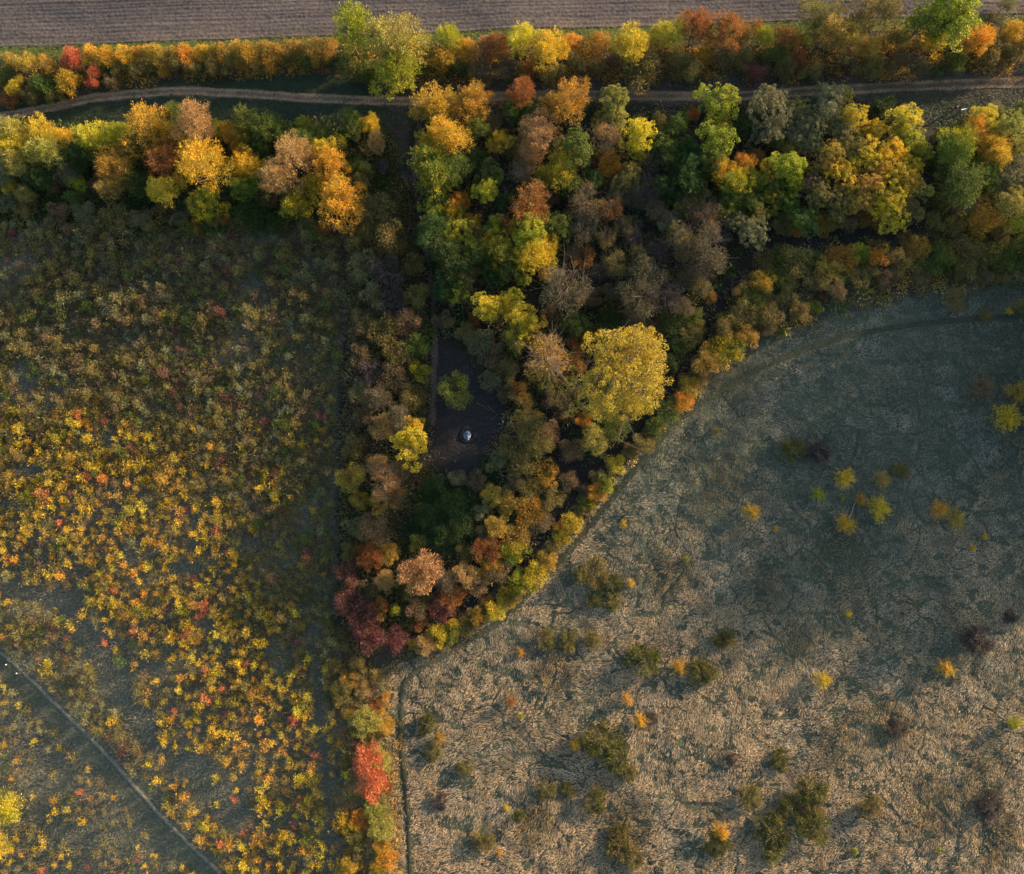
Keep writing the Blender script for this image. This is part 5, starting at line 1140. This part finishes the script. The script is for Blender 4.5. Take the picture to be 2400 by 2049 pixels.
fill(WOOD, 4800, (0.9, 2.2), ['dark', 'green', 'dark', 'olive', 'brown', 'sage', 'purple', 'dark'], 1, (CLEAR, HOLLOW))
fill(HOLLOW, 220, (0.6, 1.3), ['dark', 'green', 'dark'], 2)
fill(EDGE, 5200, (0.9, 1.9), ['olive', 'green', 'olive', 'goldtan', 'brown', 'olive', 'green'], 3)
fill(ROWW, 1900, (0.9, 2.0), ['dark', 'green', 'dark', 'olive', 'dark', 'brown'], 4)
fill(RIGHTW, 700, (0.9, 1.8), ['dark', 'green', 'olive', 'brown'], 5)
fill(HEDGE, 2300, (0.8, 1.6), ['olive', 'green', 'goldtan', 'amber', 'brown', 'rust'], 6)
fill([(800, 440), (960, 420), (1000, 800), (1000, 1100), (960, 1500), (800, 1500)], 1200, (1.0, 2.0), ['sage', 'brown', 'olive', 'grey', 'brown', 'sage', 'tan'], 7, (CLEAR, HOLLOW))
fill([(800, 1480), (940, 1530), (930, 2100), (800, 2100)], 260, (0.7, 1.2), ['olive', 'goldtan', 'amber', 'brown'], 8)
fill([(805, 470), (960, 440), (985, 640), (990, 860), (815, 860)], 380, (1.1, 2.0), ['sage', 'olive', 'sage', 'sage', 'olive'], 9, (CLEAR,))
mass('undergrowth', und, 'dark mixed undergrowth filling the gaps between trees and bushes', 'undergrowth', 9, 6, 0.34, 0.115, seed=5, rounded=True)
low = []
rng = np.random.default_rng(62)
u = rng.uniform(-70, 830, 14000); v = np.where(rng.uniform(size=14000) < 0.42, rng.uniform(515, 1150, 14000), rng.uniform(515, 2110, 14000))
m = inpoly(u, v, SCRUB) & (dline(u, v, DIAG) > 22) & (dline(u + 22, v - 15, DIAG) > 20) & (dline(u, v, SIDE) > 9) & (dline(u, v, SEDGE) > 12) & ((dline(u, v, STRIP2) > 24) | (rng.uniform(size=len(u)) < 0.1))
for (cu, cv_), a, b in GLADES: m &= (((u - cu) / a) ** 2 + ((v - cv_) / b) ** 2 > 0.9) | (rng.uniform(size=len(u)) < (0.3 if cv_ < 1050 else 0.08))
m &= (fbm(u / 45, v / 45, 96) > np.where((v < 1100) | ((u > 500) & (v < 1640)), 0.2, 0.36)) & ((v < 1560 + u) | (rng.uniform(size=len(u)) < 0.45)) & ((v < 1550) | (rng.uniform(size=len(u)) < 0.7))
for a, b in zip(u[m], v[m]):
    r = rng.uniform(0.45, 1.0) * (1.25 if b < 1100 else 1.0); x, y, _ = unproj(a, b, 0.3)
    dim = b < 900 or a > 500 + 0.2 * (b - 900)  # shaded part of the scrub: duller families, shade put into the colour
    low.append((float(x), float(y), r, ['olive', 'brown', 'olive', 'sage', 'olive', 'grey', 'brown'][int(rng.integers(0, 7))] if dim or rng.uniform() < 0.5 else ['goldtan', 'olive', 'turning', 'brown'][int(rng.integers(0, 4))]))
u = rng.uniform(540, 792, 900); v = rng.uniform(980, 1660, 900)
m = (dline(u, v, SEDGE) > 10) & (dline(u, v, SIDE) > 9)
for a, b in zip(u[m], v[m]):
    x, y, _ = unproj(a, b, 0.4)
    low.append((float(x), float(y), rng.uniform(0.7, 1.25), ['olive', 'brown', 'olive', 'sage', 'goldtan', 'olive'][int(rng.integers(0, 6))]))
mass('scrub_undergrowth', low, 'low brownish and olive growth under the saplings of the scrub', 'undergrowth', 6, 6, 0.42, 0.10, seed=6, rounded=True)

# ------------------------------------------------------------------ the wood goes on beyond the right edge of the picture
offw = []
rng = np.random.default_rng(31)
for k in range(120):
    u = rng.uniform(2510, 3150); v = rng.uniform(430, 1050)
    x, y, _ = unproj(u, v, 6.0)
    offw.append((float(x), float(y)))
AV = []; AT = []
for (x, y) in offw:
    H_ = rng.uniform(13.0, 18.0); r = rng.uniform(3.4, 5.0)
    d = sph(rng, 130, -0.6); P = d * rng.uniform(0.45, 1, (len(d), 1)) * np.array([r, r, H_ * 0.42]) + np.array([x, y, H_ * 0.57])
    V, _ = leaves(P, d + rng.normal(0, 0.6, d.shape), 1.7, 1.0, rng); AV.append(V)
    fam = FAM[['gold', 'olive', 'green', 'turning', 'amber', 'pale'][int(rng.integers(0, 6))]]
    AT.append(np.array(fam)[rng.integers(0, 4, len(P))])
    Vt, Ft = tubes([((x, y, -0.5), (x, y, H_ * 0.6), 0.22, 0.1)], 6)
    AV.append(Vt[Ft].reshape(-1, 3)); AT.append(np.tile((0.08, 0.065, 0.05), (len(Ft), 1)))
V = np.vstack(AV); T = np.vstack(AT); T = np.hstack([T, np.ones((len(T), 1))])
tag(link('woodland', mesh_np('woodland', V, np.arange(len(V)).reshape(-1, 4), TINT, False, {'tint': ('FACE', 'FLOAT_COLOR', T)})),
    'autumn woodland continuing beyond the right edge above the meadow', 'wood', kind='stuff')

# ================================================================== PEOPLE, DOG, FIRE PIT
def skinned(name, verts, edges, radii, root=0, sub=1):
    me = bpy.data.meshes.new(name); me.from_pydata([tuple(v) for v in verts], edges, [])
    o = bpy.data.objects.new(name + '_build', me); COL.objects.link(o)
    o.modifiers.new('skin', 'SKIN')
    lay = me.skin_vertices[0] if me.skin_vertices else None
    if lay is None:
        bpy.context.view_layer.objects.active = o
        lay = me.skin_vertices[0]
    for i, r in enumerate(radii): lay.data[i].radius = (r, r)
    for i in range(len(verts)): lay.data[i].use_root = (i == root)
    s = o.modifiers.new('sub', 'SUBSURF'); s.levels = sub; s.render_levels = sub
    dg = bpy.context.evaluated_depsgraph_get()
    out = bpy.data.meshes.new_from_object(o.evaluated_get(dg))
    bpy.data.objects.remove(o)
    out.name = name
    out.polygons.foreach_set('use_smooth', np.ones(len(out.polygons), bool))
    return out

def plain(name, c, rough=0.8): return noise_mat(name, tuple(0.85 * k for k in c), tuple(min(1, 1.15 * k) for k in c), 25.0, rough, 0.1, 2)
SKIN = plain('skin', (0.50, 0.33, 0.25)); DARKCLOTH = plain('dark_cloth', (0.018, 0.018, 0.024)); NAVY = plain('navy_cloth', (0.02, 0.022, 0.04))
PALECAP = plain('pale_knit', (0.55, 0.55, 0.53)); JEANS = plain('dark_denim', (0.03, 0.035, 0.05)); HAIR = plain('hair', (0.10, 0.07, 0.04)); WHITEFUR = plain('white_fur', (0.62, 0.61, 0.58)); SHOE = plain('shoe', (0.03, 0.028, 0.025))

def person(u, v, face, stride, coat, label, bag=False):
    """walking figure 1.74 m tall; face is the heading"""
    f = 0.30 * stride
    V = [(0, 0, 0.95), (0, 0, 1.12), (0, 0.01, 1.30), (0, 0, 1.44), (0, 0, 1.52), (0, 0.02, 1.60), (0, 0.03, 1.70)]
    Rr = [0.165, 0.155, 0.18, 0.15, 0.065, 0.108, 0.10]
    E = [(i, i + 1) for i in range(6)]
    def chain(start, pts, rad):
        p = start
        for q, r in zip(pts, rad):
            V.append(q); Rr.append(r); E.append((p, len(V) - 1)); p = len(V) - 1
        return p
    for s, ph in ((1, 1), (-1, -1)):
        chain(0, [(0.10 * s, 0.0, 0.88), (0.10 * s, 0.55 * f * ph + 0.05, 0.50), (0.10 * s, f * ph, 0.10), (0.10 * s, f * ph + 0.02, 0.045), (0.105 * s, f * ph + 0.17, 0.035)], [0.10, 0.068, 0.05, 0.045, 0.04])
        w = chain(3, [(0.19 * s, 0, 1.42), (0.24 * s, -0.35 * f * ph, 1.15), (0.25 * s, -0.75 * f * ph + 0.12, 0.93), (0.25 * s, -0.75 * f * ph + 0.16, 0.86)], [0.065, 0.05, 0.038, 0.036])
        hx, hy, hz = V[w]
        for k in range(4):
            chain(w, [(hx - 0.02 * s, hy + 0.03 * (k - 1.5) + 0.01, hz - 0.06), (hx - 0.035 * s, hy + 0.03 * (k - 1.5) + 0.02, hz - 0.10 + 0.008 * abs(k - 1.5))], [0.010, 0.008])
        chain(w, [(hx - 0.01 * s, hy + 0.055, hz - 0.02), (hx - 0.03 * s, hy + 0.075, hz - 0.055)], [0.010, 0.008])
    body = skinned('person', V, E, Rr, 0, 1)
    for m in (coat, JEANS, SKIN, SHOE): body.materials.append(m)
    for p in body.polygons:
        z = p.center.z
        p.material_index = 2 if z > 1.50 or (z < 0.90 and abs(p.center.x) > 0.2) else 0 if z > 0.84 else 1 if z > 0.09 else 3
    x, y, _ = unproj(u, v, 0.0); x, y = float(x), float(y)
    zz = gz(x, y)
    for ob in (): pass
    o = link('person', body, None, (x, y, zz + 0.10)); o.rotation_euler = (0, 0, face)
    # knitted cap and small facial features are parts of the figure
    import bmesh
    bm = bmesh.new(); bmesh.ops.create_uvsphere(bm, u_segments=16, v_segments=10, radius=0.118)
    for vt in list(bm.verts):
        if vt.co.z < -0.02: vt.co.z = -0.02; vt.co.x *= 1.04; vt.co.y *= 1.04
    me = bpy.data.meshes.new('cap'); bm.to_mesh(me); bm.free(); me.materials.append(PALECAP)
    h = link('cap', me, o, (0, 0.02, 1.69))
    bm = bmesh.new()
    for (dx, dz, r) in ((-0.032, 0, 0.012), (0.032, 0, 0.012), (0, -0.03, 0.016)):
        g_ = bmesh.ops.create_icosphere(bm, subdivisions=1, radius=r); bmesh.ops.translate(bm, verts=g_['verts'], vec=(dx, 0.108, 1.625 + dz))
    me = bpy.data.meshes.new('face'); bm.to_mesh(me); bm.free(); me.materials.append(SKIN); link('face', me, o)
    return tag(o, label, 'person')

def path_lift(o, dz): o.location.z += dz
person(52, 1575, R(-43), 1.0, DARKCLOTH, 'person in dark clothes and a pale cap walking on the footpath, lower of the two')
person(27, 1555, R(-43), 0.9, NAVY, 'person in navy clothes and a pale cap walking on the footpath, upper of the two')
person(2232, 261, R(-70), 1.2, DARKCLOTH, 'person in black clothes and a pale cap walking on the dark grass with a dog')

# dog
V = [(0, 0, 0.46), (0, 0.20, 0.47), (0, 0.36, 0.48), (0, 0.48, 0.56), (0, 0.60, 0.64), (0, 0.74, 0.61), (0, -0.20, 0.49), (0, -0.34, 0.50), (0, -0.46, 0.58), (0, -0.58, 0.70)]
Rr = [0.125, 0.14, 0.14, 0.085, 0.085, 0.045, 0.115, 0.11, 0.03, 0.02]
E = [(0, 1), (1, 2), (2, 3), (3, 4), (4, 5), (0, 6), (6, 7), (7, 8), (8, 9)]
def dch(s, pts, rad):
    p = s
    for q, r in zip(pts, rad): V.append(q); Rr.append(r); E.append((p, len(V) - 1)); p = len(V) - 1
for s, k in ((1, 1), (-1, -1)):
    dch(2, [(0.09 * s, 0.34, 0.36), (0.09 * s, 0.34 + 0.05 * k, 0.18), (0.09 * s, 0.34 + 0.02 * k, 0.04), (0.09 * s, 0.39 + 0.02 * k, 0.03)], [0.06, 0.035, 0.03, 0.028])
    dch(7, [(0.10 * s, -0.27, 0.34), (0.10 * s, -0.40 + 0.05 * k, 0.18), (0.10 * s, -0.36 + 0.05 * k, 0.04), (0.10 * s, -0.30 + 0.05 * k, 0.03)], [0.08, 0.04, 0.03, 0.028])
dch(4, [(0.06, 0.56, 0.73)], [0.02]); dch(4, [(-0.06, 0.56, 0.73)], [0.02])
dog = skinned('dog', V, E, Rr, 0, 1); dog.materials.append(WHITEFUR)
x, y, _ = unproj(2257, 259, 0.3); x, y = float(x), float(y)
od = link('dog', dog, None, (x, y, gz(x, y) + 0.04)); od.rotation_euler = (0, 0, R(105)); od.scale = (1.15, 1.15, 1.15)
tag(od, 'white dog walking on the dark grass beside a person in black', 'dog')
import bmesh
bm = bmesh.new(); g_ = bmesh.ops.create_icosphere(bm, subdivisions=1, radius=0.022); bmesh.ops.translate(bm, verts=g_['verts'], vec=(0, 0.80, 0.62))
me = bpy.data.meshes.new('nose'); bm.to_mesh(me); bm.free(); me.materials.append(SHOE); link('nose', me, od)

# fire pit: scorched ring of earth and an ash heap with charred sticks
x, y, _ = unproj(1095, 1021, 0.1); px, py = float(x), float(y); pz = gz(px, py)
rng = np.random.default_rng(15)
ns, nr = 40, 9
a = np.linspace(0, 2 * math.pi, ns, endpoint=False); rr = np.linspace(0.0, 1.9, nr)
A, RR = np.meshgrid(a, rr)
RR = RR * (1 + 0.16 * (fbm(np.cos(A) * 2 + 5, np.sin(A) * 2 + 5, 3) - 0.5) * 2)
prof = np.interp(rr, [0, 0.8, 1.25, 1.6, 1.9], [0.06, 0.08, 0.24, 0.12, -0.06])
X = px + RR * np.cos(A); Y = py + RR * np.sin(A); Z = height(X, Y) * 0.3 + pz * 0.7 + prof[:, None] + (vnoise(X * 5, Y * 5, 4) - 0.5) * 0.08
idx = np.arange(nr * ns).reshape(nr, ns)
F = [(idx[i, j], idx[i, (j + 1) % ns], idx[i + 1, (j + 1) % ns], idx[i + 1, j]) for i in range(nr - 1) for j in range(ns)]
pit = bpy.data.objects.new('fire_pit', None); COL.objects.link(pit); pit.location = (px, py, pz); pit.empty_display_size = 0.4
def at_pit(V): return np.asarray(V) - np.array([px, py, pz])
link('scorched_ring', mesh_np('scorched_ring', at_pit(np.stack([X, Y, Z], -1).reshape(-1, 3)), F, noise_mat('scorched_earth', (0.008, 0.008, 0.010), (0.022, 0.02, 0.02), 4.0), True), pit)
rr = np.linspace(0.0, 0.92, 14); A, RR = np.meshgrid(np.linspace(0, 2 * math.pi, 48, endpoint=False), rr)
RR = RR * (1 + 0.5 * (fbm(np.cos(A) * 1.7 + 2, np.sin(A) * 1.7 + 2, 13) - 0.5))
X = px + RR * np.cos(A) * 0.85; Y = py + RR * np.sin(A) * 1.25
Z = pz + 0.06 + 0.34 * np.clip(1 - (rr[:, None] / 0.92) ** 2, 0, 1) + (fbm(X * 5, Y * 5, 14) - 0.5) * 0.32
Z[-1] = pz + 0.0
idx = np.arange(14 * 48).reshape(14, 48)
F = [(idx[i, j], idx[i, (j + 1) % 48], idx[i + 1, (j + 1) % 48], idx[i + 1, j]) for i in range(13) for j in range(48)]
link('ash_heap', mesh_np('ash_heap', at_pit(np.stack([X, Y, Z], -1).reshape(-1, 3)), F, noise_mat('pale_ash', (0.03, 0.042, 0.065), (0.24, 0.30, 0.38), 2.6, 0.9, 0.6, 5), False), pit)
for k in range(6):
    an = rng.uniform(0, 6.28); L = rng.uniform(0.5, 0.9); q = rng.uniform(-0.25, 0.25, 2)
    V, F = tubes([((q[0] - math.cos(an) * L / 2, q[1] - math.sin(an) * L / 2, 0.30), (q[0] + math.cos(an) * L / 2, q[1] + math.sin(an) * L / 2, 0.42), 0.05, 0.035)], 6)
    link('charred_stick', mesh_np('charred_stick', V, F, SHOE, True), pit)
tag(pit, 'pale bluish ash heap in a scorched dark ring of the clearing', 'fire pit')

# fallen poles in the clearing
for (u0, v0, u1, v1, lab) in ((1118, 944, 1150, 962, 'upper thin fallen pole right of the lone clearing tree'), (1142, 950, 1166, 972, 'right thin fallen pole in the clearing'), (1150, 984, 1166, 972, 'short thin fallen pole at the right rim of the clearing'),
                              (1064, 1078, 1072, 1090, 'short pale stick lying below the ash heap'), (996, 937, 1036, 938, 'thin pale pole lying across the wood path')):
    a = unproj(u0, v0, 0.1); b = unproj(u1, v1, 0.1)
    ax, ay, bx, by = float(a[0]), float(a[1]), float(b[0]), float(b[1])
    pts = [(ax + (bx - ax) * t, ay + (by - ay) * t, gz(ax + (bx - ax) * t, ay + (by - ay) * t) + 0.10) for t in np.linspace(0, 1, 6)]
    V, F = tubes([(pts[i], pts[i + 1], 0.075 - 0.008 * i, 0.075 - 0.008 * (i + 1)) for i in range(5)], 6)
    o = link('fallen_pole', mesh_np('fallen_pole', V - np.array(pts[0]), F, DEADWOOD, True), None, pts[0])
    tag(o, lab, 'pole', 'fallen poles in the clearing')
